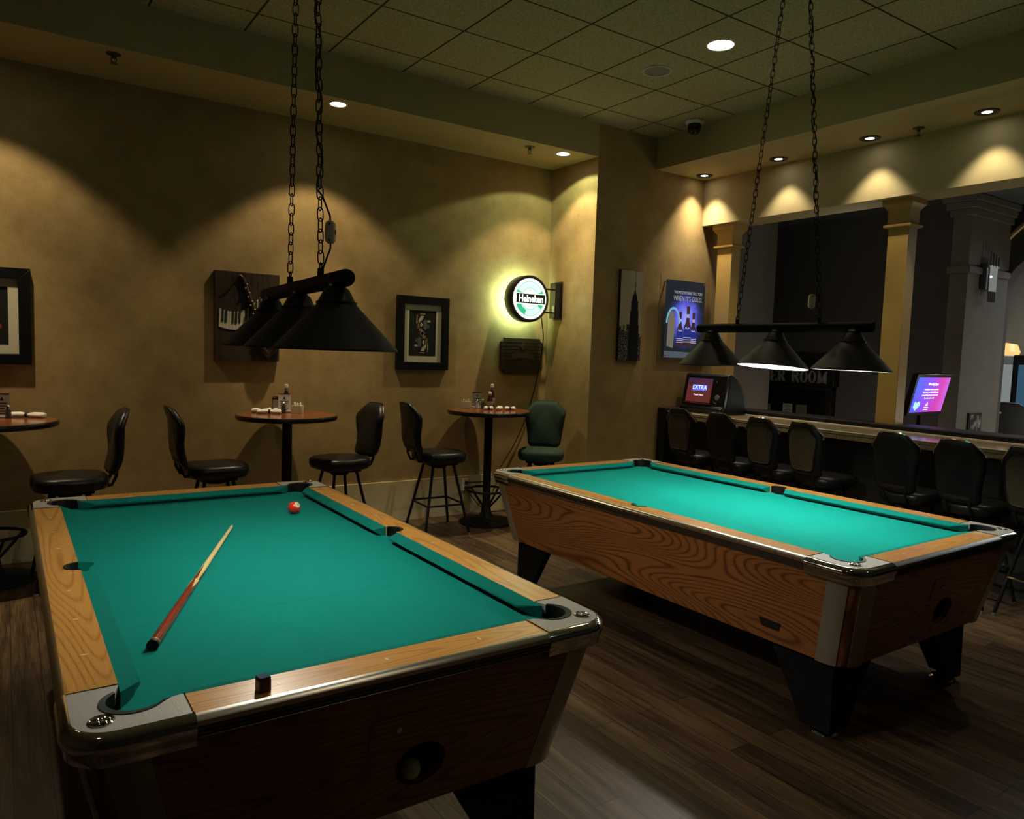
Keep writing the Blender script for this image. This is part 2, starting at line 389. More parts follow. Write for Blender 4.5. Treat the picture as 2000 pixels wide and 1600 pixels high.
# sprinklers
def sprinkler(x, y, z, label):
    t = thing('fire_sprinkler', label, 'sprinkler', (x, y, z), 0, 'ceiling sprinklers')
    G().lathe([(.045, -.001), (.045, -.006), (.02, -.012)], n=20).build('escutcheon', M_dsteel, t)
    g = G().tube([(-.0, 0, -.01), (0, 0, -.03)], .012, 8); g.tube([(-.012, 0, -.02), (-.016, 0, -.045), (0, 0, -.062)], .004, 6); g.tube([(.012, 0, -.02), (.016, 0, -.045), (0, 0, -.062)], .004, 6)
    g.build('frame_arms', M_dsteel, t)
    g = G()
    for k in range(8): a = k*pi/4; g.box((cos(a)*.018, sin(a)*.018, -.064), (.018, .006, .002), Matrix.Rotation(a, 3, 'Z'))
    g.lathe([(.012, -.063), (.012, -.066)], n=12); g.build('deflector', M_dsteel, t)
    return t
sprinkler(.635, 5.778, ZS, 'small metal sprinkler under left soffit, far left of the frame')
sprinkler(4.052, 5.801, ZS, 'small metal sprinkler beside the corner soffit downlight')
sprinkler(6.083, 3.29, ZS, 'small metal sprinkler between dark-rimmed spots of the right soffit')

# ------------------------------------------------------------------ pool tables
K = .975
def TP(v): return (v[0]*K, v[1]*K, v[2]*K+1.65*(1-K))
HW, HL, RO, ZT = .631, 1.27, .112, .80
ZBED = .757
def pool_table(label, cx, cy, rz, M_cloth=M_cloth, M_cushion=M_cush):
    t = thing('pool_table', label, 'pool table', (cx*K, cy*K, 0), rz)
    def part(g, name, mat, parent=t, **k): return g.xf(TP).build(name, mat, parent, **k)
    # bed with pocket cut-outs
    ra, rs = .071, .055
    ox, oy = .612, 1.247      # corner pocket centres
    bx_, by_ = .668, 1.306      # bed corners are cut round these points
    poly = []
    right = [(p[0], p[1]) for p in arc(HW+.045, 0, rs, pi*1.5, pi*.5, 10)]
    left = [(p[0], p[1]) for p in arc(-HW-.045, 0, rs, pi*.5, -pi*.5, 10)]
    def inner(sx, sy):       # arc part inside the bed rectangle
        pts = [p for p in arc(sx*bx_, sy*by_, .082, 0, 2*pi, 48)[:-1] if abs(p[0]) <= HW+.012 and abs(p[1]) <= HL+.012]
        return sorted(pts, key=lambda p: p[0])
    br = inner(1, -1); tr_ = inner(1, 1); tl = inner(-1, 1); bl = inner(-1, -1)
    poly = br + right + tr_[::-1] + tl[::-1] + left + bl
    part(G().prism(poly, ZBED-.03, ZBED), 'playing_surface', M_cloth, sm=0)
    # cushions
    prof = [(0, ZT-.001), (.046, ZT-.012), (.052, ZT-.015), (.054, ZT-.019), (.052, ZT-.023), (.014, ZBED-.002), (0, ZBED-.002)]
    def cushion(a, b, ka, kb, f):
        g = G(); loops = [[f(d, a+ka*d, z) for d, z in prof], [f(d, b-kb*d, z) for d, z in prof]]
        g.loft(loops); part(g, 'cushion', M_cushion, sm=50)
    for s in (-1, 1):
        fx = lambda d, e, z, s=s: (s*(HW-d), e, z)
        cushion(-HL+.087, -.062, 1.4, .35, fx); cushion(.062, HL-.087, .35, 1.4, fx)
        fy = lambda d, e, z, s=s: (e, s*(HL-d), z)
        cushion(-HW+.087, HW-.087, 1.4, 1.4, fy)
    # wooden rails
    AX, AY = .505, 1.142
    for s in (-1, 1):
        notch = [(HW+max(0, .053*cos(a)), .053*sin(a)) for a in [-pi/2+pi*i/14 for i in range(15)]]
        poly = [(HW, -AY), (HW+RO, -AY), (HW+RO, AY), (HW, AY)]+[(x, y) for x, y in notch[::-1]]
        rl = part(G().prism([(s*x, y) for x, y in poly], ZT-.045, ZT), 'side_rail', M_railY, sm=0)
        for y in (-.9, -.6, -.3, .3, .6, .9):
            part(G().prism([(s*.685-.011, y), (s*.685, y-.005), (s*.685+.011, y), (s*.685, y+.005)], ZT-.001, ZT+.0006), 'diamond_sight', M_dia, rl, sm=0)
        rl = part(G().bx(-AX, AX, *sorted((s*HL, s*(HL+RO))), ZT-.045, ZT), 'end_rail', M_railX, sm=0)
        for x in (-.295, 0, .295):
            part(G().prism([(x-.005, s*1.325), (x, s*1.325-.011), (x+.005, s*1.325), (x, s*1.325+.011)], ZT-.001, ZT+.0006), 'diamond_sight', M_dia, rl, sm=0)
    # aluminium edge trim (stepped profile)
    tp = [(0, ZT), (.012, ZT-.004), (.020, ZT-.012), (.020, ZT-.024), (.015, ZT-.027), (-.02, ZT-.028), (-.02, ZT-.002)]
    tq = [(.012, ZT-.027)]+[(.0165 if k % 4 in (1, 2) else .012, ZT-.027-.0028*k) for k in range(1, 12)]+[(-.02, ZT-.060), (-.02, ZT-.027)]
    for s in (-1, 1):
        e_ = part(G().loft([[(s*(HW+RO+d), e, z) for d, z in tp] for e in (-AY, AY)]), 'edge_trim', M_trim, sm=40)
        part(G().loft([[(s*(HW+RO+d), e, z) for d, z in tq] for e in (-AY, AY)]), 'ribbed_band', M_rib, e_, sm=20)
        e_ = part(G().loft([[(e, s*(HL+RO+d), z) for d, z in tp] for e in (-AX, AX)]), 'edge_trim', M_trim, sm=40)
        part(G().loft([[(e, s*(HL+RO+d), z) for d, z in tq] for e in (-AX, AX)]), 'ribbed_band', M_rib, e_, sm=20)
    # corner castings, pocket liners, medallions
    X1, Y1, R = HW+RO, HL+RO, .085
    for sx in (-1, 1):
        for sy in (-1, 1):
            m = lambda p: (sx*p[0], sy*p[1])
            outer = [(X1, AY)]+arc(X1-R, Y1-R, R, 0, pi/2, 10)+[(AX, Y1)]
            pk = arc(ox, oy, ra+.001, radians(138), radians(-48), 18)
            inner_ = [(AX, HL), (HW-.10, HL+.004)]+pk+[(HW+.012, HL-.085), (HW, AY)]
            cst = part(G().prism([m(p) for p in outer+inner_], ZT-.03, ZT+.002), 'corner_casting', M_cast, sm=0)
            # rounded bumper
            bp_ = [(0, ZT+.002), (.010, ZT-.001), (.019, ZT-.009), (.024, ZT-.022), (.024, ZT-.036), (.017, ZT-.05), (.014, ZT-.072), (.002, ZT-.075)]
            path = [((X1, AY-.004), (1, 0)), ((X1, Y1-R), (1, 0))]+[((X1-R+R*cos(a), Y1-R+R*sin(a)), (cos(a), sin(a))) for a in [pi/2*i/10 for i in range(1, 10)]]+[((X1-R, Y1), (0, 1)), ((AX-.004, Y1), (0, 1))]
            loops = [[(*m((p[0]+n[0]*d, p[1]+n[1]*d)), z) for d, z in bp_]+[(*m((p[0]-n[0]*.02, p[1]-n[1]*.02)), ZT-.075), (*m((p[0]-n[0]*.02, p[1]-n[1]*.02)), ZT-.004)] for p, n in path]
            part(G().loft(loops), 'corner_bumper', M_chrome, cst, sm=50)
            # bright edge beads where the casting meets the rails
            g = G().tube([(*m((HW, AY)), ZT+.001), (*m((X1, AY)), ZT+.001)], .003, 6); g.tube([(*m((AX, HL)), ZT+.001), (*m((AX, Y1)), ZT+.001)], .003, 6)
            part(g, 'edge_bead', M_chrome, cst)
            # liner
            a0, a1 = radians(152), radians(-62)
            loops = []
            for i in range(25):
                a = a0+(a1-a0)*i/24; ca, sa = cos(a), sin(a)
                w = .014*sin(pi*i/24)+.004
                loops.append([(*m((ox+ca*(ra+.002), oy+sa*(ra+.002))), ZT+.004), (*m((ox+ca*(ra-w), oy+sa*(ra-w))), ZT+.002), (*m((ox+ca*(ra-w), oy+sa*(ra-w))), ZT-.10), (*m((ox+ca*(ra+.002), oy+sa*(ra+.002))), ZT-.10)])
            part(G().loft(loops), 'pocket_liner', M_rubber, cst)
            part(G().lathe([(ra, -.102), (ra, -.098), (.001, -.098)], (sx*ox, sy*oy, ZT), 20, cap=False), 'pocket_cup', M_rubber, cst)
            # medallion
            mc = m((X1-.058, Y1-.058))
            g = G().lathe([(.028, .0015), (.028, .0045), (.0245, .007), (.022, .0045), (.001, .0045)], (*mc, ZT), 24, cap=False)
            for k in range(5):
                a = 2*pi*k/5; g.sphere((mc[0]+.0125*cos(a), mc[1]+.0125*sin(a), ZT+.0045), .0078, 10, 6, (1, 1, .55))
            g.sphere((*mc, ZT+.006), .0045, 10, 6); part(g, 'medallion', M_chrome, cst)
    # side pockets
    for s in (-1, 1):
        loops = []
        for i in range(19):
            a = -pi/2+pi*i/18; ca, sa = max(cos(a), 0), sin(a)
            o, w = .053, .012*cos(a)+.003
            loops.append([(s*(HW+ca*o), sa*o, ZT+.003), (s*(HW+ca*(o-w)), sa*(o-w*.6), ZT+.001), (s*(HW+ca*(o-w)), sa*(o-w*.6), ZT-.14), (s*(HW+ca*o), sa*o, ZT-.14)])
        g = G().loft(loops); g.lathe([(.06, -.15), (.001, -.14)], (s*HW, 0, ZT), 20, cap=False)
        part(g, 'side_pocket_liner', M_rubber)
    # cabinet
    zt, zb, cc = ZT-.058, .325, .10
    def hd(z):
        k = (zt-z)/(zt-zb); return .738-.09*k, 1.377-.09*k
    def ring(z):
        hx, hy = hd(z); return hx, hy
    def slab(g, quad, th):
        p = [Vector(v) for v in quad]; n = (p[1]-p[0]).cross(p[2]-p[0]).normalized()
        if n.dot(Vector((p[0].x+p[2].x, p[0].y+p[2].y, 0))) > 0: n = -n
        g.loft([p, [v+n*th for v in p]])
    SP = .14      # side panel stops this far from the corner
    for s in (-1, 1):
        q = [(s*hd(z)[0], e*(hd(z)[1]-SP), z) for z, e in ((zt, -1), (zt, 1), (zb, 1), (zb, -1))]
        g = G(); slab(g, q, .02); pn = part(g, 'side_panel', M_cabY, sm=0)
    # far end panel
    g = G(); slab(g, [(e*(hd(z)[0]-SP), hd(z)[1], z) for z, e in ((zt, -1), (zt, 1), (zb, 1), (zb, -1))], .02); part(g, 'end_panel', M_cabX, sm=0)
    # near end panel with ball-return opening
    hu, hz, hr, hrz = .115, .468, .072, .062
    def ep(u, v, w):
        hx, hy = hd(v); k = (zt-v)/(zt-zb)
        return (u, -hy+w, v)
    et, eb = hd(zt)[0]-SP, hd(zb)[0]-SP
    circ = lambda a: (hu+hr*cos(a), hz+hrz*sin(a))
    ang = [pi/2+pi*i/20 for i in range(21)]
    lp = [(-et, zt), (-eb, zb), (hu, zb)]+[circ(a) for a in ang[::-1]]+[(hu, zt)]
    rp = [(hu, zt)]+[circ(pi/2-pi*i/20) for i in range(21)]+[(hu, zb), (eb, zb), (et, zt)]
    g = G().prism(lp, 0, .02, ep); g.prism(rp, 0, .02, ep); ne = part(g, 'end_panel', M_cabX, sm=0)
    g = G(); ext = [circ(2*pi*i/32) for i in range(32)]
    g.loft([[ep(u, v, 0) for u, v in ext], [ep(hu+(u-hu)*1.08, hz+(v-hz)*1.08, -.002) for u, v in ext], [ep(hu+(u-hu)*1.08, hz+(v-hz)*1.08, .015) for u, v in ext], [ep(u, v, .13) for u, v in ext]], cap=False)
    g.add([ep(u, v, .13) for u, v in ext], [tuple(range(32))])
    part(g, 'ball_return', M_rubber, ne)
    g = G().prism([(-.055, .553), (.113, .553), (.113, .648), (-.055, .648)], -.0035, .001, ep); dr = part(g, 'access_door', M_cabX, ne, sm=0)
    g = G().lathe([(.009, 0), (.009, .004), (.001, .005)], n=14); yy = ep(.028, .605, -.0035); g.xf(lambda v: (yy[0]+v.x, yy[1]-v.z, yy[2]+v.y)); part(g, 'door_lock', M_steel, dr)
    # corner posts: metal strip, wood strip, metal strip
    for sx in (-1, 1):
        for sy in (-1, 1):
            def row(z):
                hx, hy = hd(z); return [(hx, hy-SP), (hx, hy-cc)]+arc(hx-cc, hy-cc, cc, 0, pi/2, 6)[1:-1]+[(hx-cc, hy), (hx-SP, hy)]
            zl = zb-.006
            T, Bm = row(zt-.02), row(zl)
            def strip(i0, i1, off):
                lo = []
                for Z, Rw in ((zt-.02, T), (zl, Bm)):
                    lo.append([(sx*p[0]*(1+off), sy*p[1]*(1+off*.5), Z) for p in Rw[i0:i1+1]]+[(sx*p[0]*.965, sy*p[1]*.98, Z) for p in Rw[i0:i1+1][::-1]])
                return G().loft(lo)
            n = len(T)-1
            post = part(strip(2, n-2, .0), 'corner_post', M_cabZ, sm=40)
            part(strip(0, 3, .004), 'metal_strip', M_strip, post, sm=30); part(strip(n-3, n, .004), 'metal_strip', M_strip, post, sm=30)
            hx, hy = hd(.46); kc = hx-cc+cc*.7071, hy-cc+cc*.7071
            dirv = Vector((sx, sy, 0)).normalized(); q = dirv.to_track_quat('Z', 'Y')
            g = G().lathe([(.018, -.004), (.018, .006), (.012, .008), (.001, .008)], n=18); g.xf(lambda v: Vector((sx*kc[0], sy*kc[1], .50))+q @ v)
            part(g, 'corner_plug', M_black, post)
    part(G().bx(-.62, .62, -1.26, 1.26, zb-.004, zb+.02), 'bottom_board', M_black)
    # legs
    zf = -.0423
    for sx in (-1, 1):
        for sy in (-1, 1):
            a = [(.60, zb), (.26, zb), (.46, zf+.03), (.605, zf+.03)]
            g = G().prism(a, 1.17, 1.21, lambda u, v, w: (sx*u, sy*w, v))
            b = [(1.21, zb), (.88, zb), (1.07, zf+.03), (1.215, zf+.03)]
            g.prism(b, .565, .605, lambda u, v, w: (sx*w, sy*u, v))
            lg = part(g, 'leg', M_blackm, sm=0)
            part(G().lathe([(.062, zf+.001), (.066, zf+.012), (.05, zf+.026), (.02, zf+.032)], (sx*.545, sy*1.15, 0), 24), 'leveller_foot', M_chrome, lg)
    # maker plate on the side facing the room's left
    g = G().prism([(-1.055, .432), (-.835, .432), (-.865, .392), (-1.03, .392)], 0, .004, lambda u, v, w: (-hd(v)[0]-w, u*.55-.40, v))
    part(g, 'maker_plate', plain('dark_badge', (.03, .028, .02), .4, .5), sm=0)
    return t
pool_table('pool table with cue and red ball lying on its green cloth', .848, 3.137, 0)
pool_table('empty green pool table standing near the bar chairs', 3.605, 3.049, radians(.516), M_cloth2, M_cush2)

def onL(x, y, z): return (x*K+.848*K, y*K+3.137*K, z*K+1.65*(1-K))
# balls
t = thing('pool_ball', 'red pool ball resting on the cloth near the far pocket', 'pool ball', onL(.399, .70, ZBED))
rb = .0315
G().sphere((0, 0, rb), rb, 32, 20).build('ball', plain('red_phenolic', (.72, .035, .018), .12, var=.02), t)
v = Vector((-.02, -.75, .66)); v = Vector((.30, -.70, .55)).normalized(); q = v.to_track_quat('Z', 'Y')
g = G().loft([[Vector((0, 0, rb))+q @ Vector((sin(a)*(rb+.0004)*cos(2*pi*i/20), sin(a)*(rb+.0004)*sin(2*pi*i/20), cos(a)*(rb+.0004))) for i in range(20)] for a in (.5, .3, .15, .02)])
sp = g.build('number_spot', plain('ivory_spot', (.8, .72, .5), .15, var=.02), t)
text_mesh('number', '3', .017, M_ink, lambda x, y, z: Vector((0, 0, rb))+q @ Vector((x, y, rb+.0009+z-(x*x+y*y)*14)), sp, .0003)
t = tag(G().sphere((0, 0, .03), .03, 28, 16).build('cue_ball', plain('ivory_cue_ball', (.72, .68, .5), .2, var=.03)), 'white cue ball sitting in the ball return opening of the left pool table', 'pool ball')
t.location = onL(.098, -1.285, .41)
# cue
t = thing('pool_cue', 'two-tone wooden pool cue lying diagonally on the left table', 'pool cue', onL(-.512, -.851, ZBED))
A = Vector((0, 0, .0155)); Bv = Vector(onL(.041, .525, ZBED))-Vector(onL(-.512, -.851, ZBED))+Vector((0, 0, .0075)); D = (Bv-A)
def cp(s): return A+D*s
def rr(s): return .0152-.0085*s
def seg(s0, s1, k=0): return G().tube([cp(s0+(s1-s0)*i/6) for i in range(7)], [rr(s0+(s1-s0)*i/6)+k for i in range(7)], 16)
seg(.40, .985).build('shaft', plain('pale_maple', (.72, .55, .25), .3, var=.06), t)
seg(.008, .405, .0003).build('butt', plain('rosewood_butt', (.19, .026, .011), .2, var=.25, scale=60), t)
seg(0, .008, .0012).build('bumper', M_rubber, t)
G().tube([cp(.985), cp(.992), cp(1)], [rr(.985), .0066, .006], 14).build('tip', plain('cue_tip', (.5, .45, .33), .6), t)
seg(.010, .016, .0008).build('butt_ring', plain('brass_ring', (.35, .2, .1), .3, .6), t)
# inlaid points of the splice
dn = D.normalized(); side = dn.cross(Vector((0, 0, 1))).normalized(); upv = side.cross(dn)
g = G()
for k in range(4):
    a = radians(45+90*k); loops = []
    for i in range(7):
        s = .30+.155*i/6; w = .62*(1-i/6)+.01; r_ = rr(s)+.0006
        loops.append([cp(s)+(side*cos(a+w*j)+upv*sin(a+w*j))*r_ for j in (-1, -.5, 0, .5, 1)])
    g.loft(loops, cap=False, closed=False)
g2 = G()
for k in range(4):
    a = radians(0+90*k); loops = []
    for i in range(7):
        s = .40+.13*i/6; w = .62*(1-i/6)+.01; r_ = rr(s)+.0007
        loops.append([cp(s)+(side*cos(a+w*j)+upv*sin(a+w*j))*r_ for j in (-1, -.5, 0, .5, 1)])
    g2.loft(loops, cap=False, closed=False)
g2.build('splice_points', bpy.data.materials['rosewood_butt'], t)
g3 = G()
for k in range(4):
    a = radians(45+90*k); loops = []
    for i in range(7):
        s = .41-.07*i/6; w = .60*(1-i/6)+.01; r_ = rr(s)+.0009
        loops.append([cp(s)+(side*cos(a+w*j)+upv*sin(a+w*j))*r_ for j in (-1, -.5, 0, .5, 1)])
    g3.loft(loops, cap=False, closed=False)
g3.build('maple_points', bpy.data.materials['pale_maple'], t)
# chalk
t = thing('cue_chalk', 'small cube of chalk standing on the near rail of the left table', 'chalk', onL(-.338, -1.345, ZT+.0002), radians(8))
G().bx(-.0145, .0145, -.0145, .0145, 0, .030).build('wrapper', plain('brown_chalk_wrapper', (.09, .035, .015), .35), t, .002)
G().bx(-.014, .014, -.014, .014, .0298, .036).build('chalk_face', plain('blue_chalk', (.012, .035, .08), .9), t, .002)
# ------------------------------------------------------------------ billiard lamps
def chain_mesh(p0, p1):
    p0, p1 = Vector(p0), Vector(p1); d = p1-p0; n = int(d.length/.036); q = d.to_track_quat('Z', 'Y'); g = G()
    for i in range(n):
        c = p0+d*((i+.5)/n); rot = q.to_matrix() @ Matrix.Rotation((pi/2 if i % 2 else 0)+.25+.15*sin(i*.7), 3, 'Z')
        path = []
        for k in range(14):
            a = 2*pi*k/14; path.append(c+rot @ Vector((.011*cos(a), 0, .014*sin(a)+(.0095 if sin(a) > .01 else -.0095 if sin(a) < -.01 else 0))))
        g.tube(path, 0.0023, 5, closed=True)
    return g
M_lampbulb = glow('billiard_bulb', (1, .92, .75), 30)
def billiard_lamp(label, c, yaw, tilts, energies, chains, swl, col):
    t = thing('billiard_lamp', label, 'billiard lamp', c, yaw)
    g = G(); n = 28; pr = [(-.575, .020), (-.572, .025), (-.56, .027), (.56, .027), (.572, .025), (.575, .020)]
    g.loft([[(r*cos(2*pi*i/n), y, r*sin(2*pi*i/n)) for i in range(n)] for y, r in pr]); g.build('bar', M_blackm, t)
    for y, tilt, e in zip((-.465, 0, .465), tilts, energies):
        rot = Matrix.Rotation(tilt[0], 3, 'X') @ Matrix.Rotation(tilt[1], 3, 'Y')
        f = lambda v: Vector((0, y, -.02)) + rot @ v
        g = G().lathe([(.026, .0), (.034, -.008), (.040, -.012), (.058, -.048), (.064, -.050), (.064, -.055), (.062, -.058), (.195, -.197), (.195, -.203), (.192, -.203), (.057, -.062), (.03, -.014)], n=48, f=f, cap=False)
        sh = g.build('shade', M_shade, t)
        g = G().lathe([(.1905, -.2025), (.0565, -.063), (.02, -.045)], n=48, f=f, cap=False); g.build('shade_lining', M_lining, sh)
        g = G().sphere((0, 0, -.088), .022, 16, 10, (1, 1, 1.1)); g.lathe([(.012, -.045), (.012, -.07)], n=12); g.xf(f); g.build('bulb', M_lampbulb if e else M_white, sh)
        if e: light('POINT', 'lamp_bulb_light', f(Vector((0, 0, -.124))), e, col, t, shadow_soft_size=.012)
    for hk, top in chains:
        g = G().tube([(0, hk, .02), (0, hk, .05)], .011, 10); g.tube([(0.0, hk+.012*cos(a), .058+.012*sin(a)) for a in [2*pi*i/12 for i in range(12)]], .0025, 5, closed=True)
        g.build('hook', M_blackm, t)
        chain_mesh((0, hk, .068), top).build('chain', M_blackm, t)
        g = G().lathe([(.03, 0), (.03, -.006), (.012, -.02)], (top[0], top[1], top[2]+.001), 16); g.build('ceiling_hook', M_blackm, t)
    # cord winding down one chain with an inline switch
    hk, top = chains[0]; P0 = Vector((0, hk, .03)); P1 = Vector(top); path = []
    ss, ox_, oy_ = swl; off = Vector((ox_, oy_, 0))
    for i in range(90):
        s = i/89; c_ = P0+(P1-P0)*s
        k = max(0, 1-abs(s-ss)/ss) if s < 2*ss else 0
        path.append(c_+off*min(1, k*1.6)+(Vector((.010*cos(i*.7), .010*sin(i*.7), 0)) if s >= 2*ss else Vector((0, 0, 0))))
    g = G().tube(path, .0033, 6); cord = g.build('power_cord', M_black, t)
    pc = P0+(P1-P0)*ss+off
    g = G(); prof = arc(0, .022, .017, 0, pi, 8)+arc(0, -.022, .017, pi, 2*pi, 8)
    rw = Matrix.Rotation(-.6, 3, 'Z')
    g.prism(prof, -.011, .011, lambda u, v, w: pc+rw @ Vector((u, w, v))); sw = g.build('inline_switch', M_switch, cord, .004)
    g = G()
    for v in (-.027, .027): g.sphere(pc+rw @ Vector((0, -.0115, v)), .0035, 8, 6)
    g.box(pc+rw @ Vector((.0165, 0, 0)), (.006, .008, .016), rw); g.build('switch_rocker', M_black, sw)
    return t
billiard_lamp('black three-shade lamp hanging over the left pool table', (.908, 2.76, 1.855), -radians(4.0), ((0, 0),)*3, (10, 10, 10), ((-.28, (0, -.12, ZC-1.855)), (.14, (0, .05, ZC-1.855))), (.073, .030, -.016), (1, .95, .82))
billiard_lamp('black three-shade lamp hanging over the table by the bar', (3.605, 2.673, 1.826), 0, ((0, .02), (.0, .09), (.0, -.035)), (18, 22, 18), ((-.264, (0, -.06, ZC-1.826)), (.277, (0, .063, ZC-1.826))), (.055, -.012, .034), (1, .98, .90))

# ------------------------------------------------------------------ bar tables
M_edge = plain('black_vinyl_edge', (.014, .011, .010), .22)
def bar_table(label, x, y):
    t = thing('bar_table', label, 'bar table', (x, y, 0), 0, 'round bar tables along the tan wall')
    G().lathe([(.001, 1.08), (.385, 1.08), (.385, 1.05), (.001, 1.05)], n=64, cap=False).build('tabletop', M_tabletop, t)
    G().lathe([(.384, 1.0795), (.392, 1.076), (.396, 1.064), (.392, 1.045), (.382, 1.04), (.30, 1.042)], n=64, cap=False).build('edge_band', M_edge, t)
    G().lathe([(.038, .10), (.038, 1.03), (.06, 1.03), (.06, 1.043)], n=24).build('pole', M_blackm, t)
    g = G().lathe([(.255, .001), (.258, .012), (.25, .022), (.12, .04), (.07, .06), (.05, .10), (.045, .14), (.038, .16)], n=48); g.build('base', M_blackm, t)
    fr = G().tube([(.19*cos(a), .19*sin(a), .315) for a in [2*pi*i/40 for i in range(40)]], .011, 8, closed=True).build('foot_ring', M_blackm, t)
    for k in range(4):
        a = radians(20+90*k); G().tube([(.19*cos(a), .19*sin(a), .315), (.12*cos(a), .12*sin(a), .235), (.035*cos(a), .035*sin(a), .15)], .010, 8).build('ring_strut', M_blackm, fr)
    return t
BT = [(-.09, 5.95), (1.87, 5.95), (3.79, 5.955)]
bar_table('round mahogany bar table cut off by the left edge of the photo', *BT[0])
bar_table('round mahogany bar table below the saxophone canvas', *BT[1])
bar_table('round mahogany bar table below the carved plaque', *BT[2])

# ------------------------------------------------------------------ bar stools with backs (face local +x)
HALF = [(0, .44), (.07, .44), (.105, .435), (.128, .415), (.19, .35), (.197, .32), (.190, .26), (.176, .17), (.165, .09), (.158, .035), (.135, .008), (.09, 0), (0, 0)]
def back_loops(zb, lean, th, ins=.024, sc=1.0):
    full = [(w*sc, h) for w, h in HALF]+[(-w*sc, h) for w, h in HALF[::-1]][1:-1]
    loops = []
    for d, k in ((-th*.5, ins*1.6), (-th*.42, ins*.6), (-th*.2, 0), (th*.1, 0), (th*.35, ins*.7), (th*.5, ins*1.8)):
        cz = .22; lo = []
        for w, h in full:
            l = sqrt(w*w+(h-cz)**2); f = (l-k)/l if l > 1e-6 else 1
            ww, hh = w*f, cz+(h-cz)*f
            curve = -.05*(1-(ww/.2)**2)*0 + .16*ww*ww/.04*.12
            s_ = .018*sin(hh/.44*2*pi)
            lo.append((d+curve-s_-lean*hh, ww, zb+hh))
        loops.append(lo)
    return loops
def stool(name, label, cat, mat, group, cane=False, chrome=False, hz=.735, footz=.27, wk=1.0):
    t = thing(name, label, cat, (0, 0, 0), 0, group)
    def se(a, b, n=32, p=3.2):
        return [(a*abs(cos(2*pi*i/n))**(2/p)*(1 if cos(2*pi*i/n) >= 0 else -1), b*abs(sin(2*pi*i/n))**(2/p)*(1 if sin(2*pi*i/n) >= 0 else -1)) for i in range(n)]
    ls = []
    for z, k in ((-.095, .86), (-.088, .94), (-.06, .995), (-.035, 1), (-.015, .975), (-.003, .90), (.003, .75), (.006, .4)):
        ls.append([(x*k, y*k, hz+z) for x, y in se(.225, .215)])
    G().loft(ls).build('seat', mat, t, sm=60)
    zb = hz-.01
    bk = G().loft(back_loops(zb, .22, .062)).xf(lambda v: (v.x-.235, v.y, v.z)).build('backrest', mat, t, sm=60)
    if cane:
        full = [(w*.76, .055+h*.77) for w, h in HALF]+[(-w*.76, .055+h*.77) for w, h in HALF[::-1]][1:-1]
        pts = lambda d: [(-.235-.031-d-.22*h-.018*sin(h/.44*2*pi)+.16*w*w/.04*.12, w, zb+h) for w, h in full]
        G().loft([pts(-.002), pts(.016)]).build('cane_panel', M_cane, bk, sm=0)
    # piping round the back of the backrest
    full = [(w, h) for w, h in HALF]+[(-w, h) for w, h in HALF[::-1]][1:-1]
    top = [p for p in full if p[1] > .30]; top = sorted(top, key=lambda p: -p[0])
    pth = [(-.235-.016-.22*h-.018*sin(h/.44*2*pi)+.0192*w*w/.04, w*1.005, zb+h+.001) for w, h in top]
    G().tube(pth, .006, 6).build('top_piping', M_chrome if chrome else mat, bk)
    g = G()
    for s in (-1, 1): g.tube([(-.14, s*.09, hz-.085), (-.235, s*.09, hz-.075), (-.262, s*.09, hz-.02), (-.272, s*.09, hz+.10)], .011, 8)
    g.bx(-.285, -.262, -.10, .10, hz+.03, hz+.05); g.build('back_bracket', M_blackm, t)
    g = G().bx(-.13, .13, -.13, .13, hz-.12, hz-.094); g.lathe([(.07, hz-.15), (.07, hz-.118)], n=20); g.build('swivel_plate', M_blackm, t, .006)
    for sx in (-1, 1):
        for sy in (-1, 1):
            lg = G().tube([(sx*.10, sy*.10, hz-.12), (sx*.215, sy*.215, .006)], .0125, 10).build('leg', M_blackm, t)
            G().lathe([(.014, 0), (.016, .004), (.014, .02)], (sx*.215, sy*.215, .001), 12).build('foot_glide', M_chrome, lg)
    k = .10+.115*(hz-.12-footz)/(hz-.126)+.014; pts = []
    for i in range(4):
        a = pi/4+pi/2*i; cx, cy = (k-.03)*(1 if cos(a) > 0 else -1), (k-.03)*(1 if sin(a) > 0 else -1)
        pts += [(p[0], p[1], footz) for p in arc(cx, cy, .03, a-pi/4, a+pi/4, 4)]
    G().tube(pts, .009, 8, closed=True).build('foot_rail', M_chrome if chrome else M_blackm, t)
    if wk != 1:
        for o in t.children_recursive:
            for v in o.data.vertices: v.co.y *= wk
    return t
GS = 'black vinyl bar stools at the round tables'
s0 = stool('bar_stool', 'black vinyl bar stool left of the middle round table, facing right', 'bar stool', M_leather, GS)
s0.location = (1.30, 5.84, 0)
dup(s0, (2.27, 5.83, 0), pi+radians(8), 'black vinyl bar stool right of the middle round table, facing left')
dup(s0, (3.205, 5.85, 0), radians(-3), 'black vinyl bar stool left of the corner table, all four legs and foot rail showing')
dup(s0, (.345, 5.70, 0), pi+radians(2), 'black vinyl bar stool right of the left-edge table, facing left')
s1 = stool('bar_stool', 'dark green cloth stool facing the viewer in the corner beside the corner table', 'bar stool', M_fabric, None)
s1.location = (4.16, 5.60, 0); s1.rotation_euler = (0, 0, radians(228))
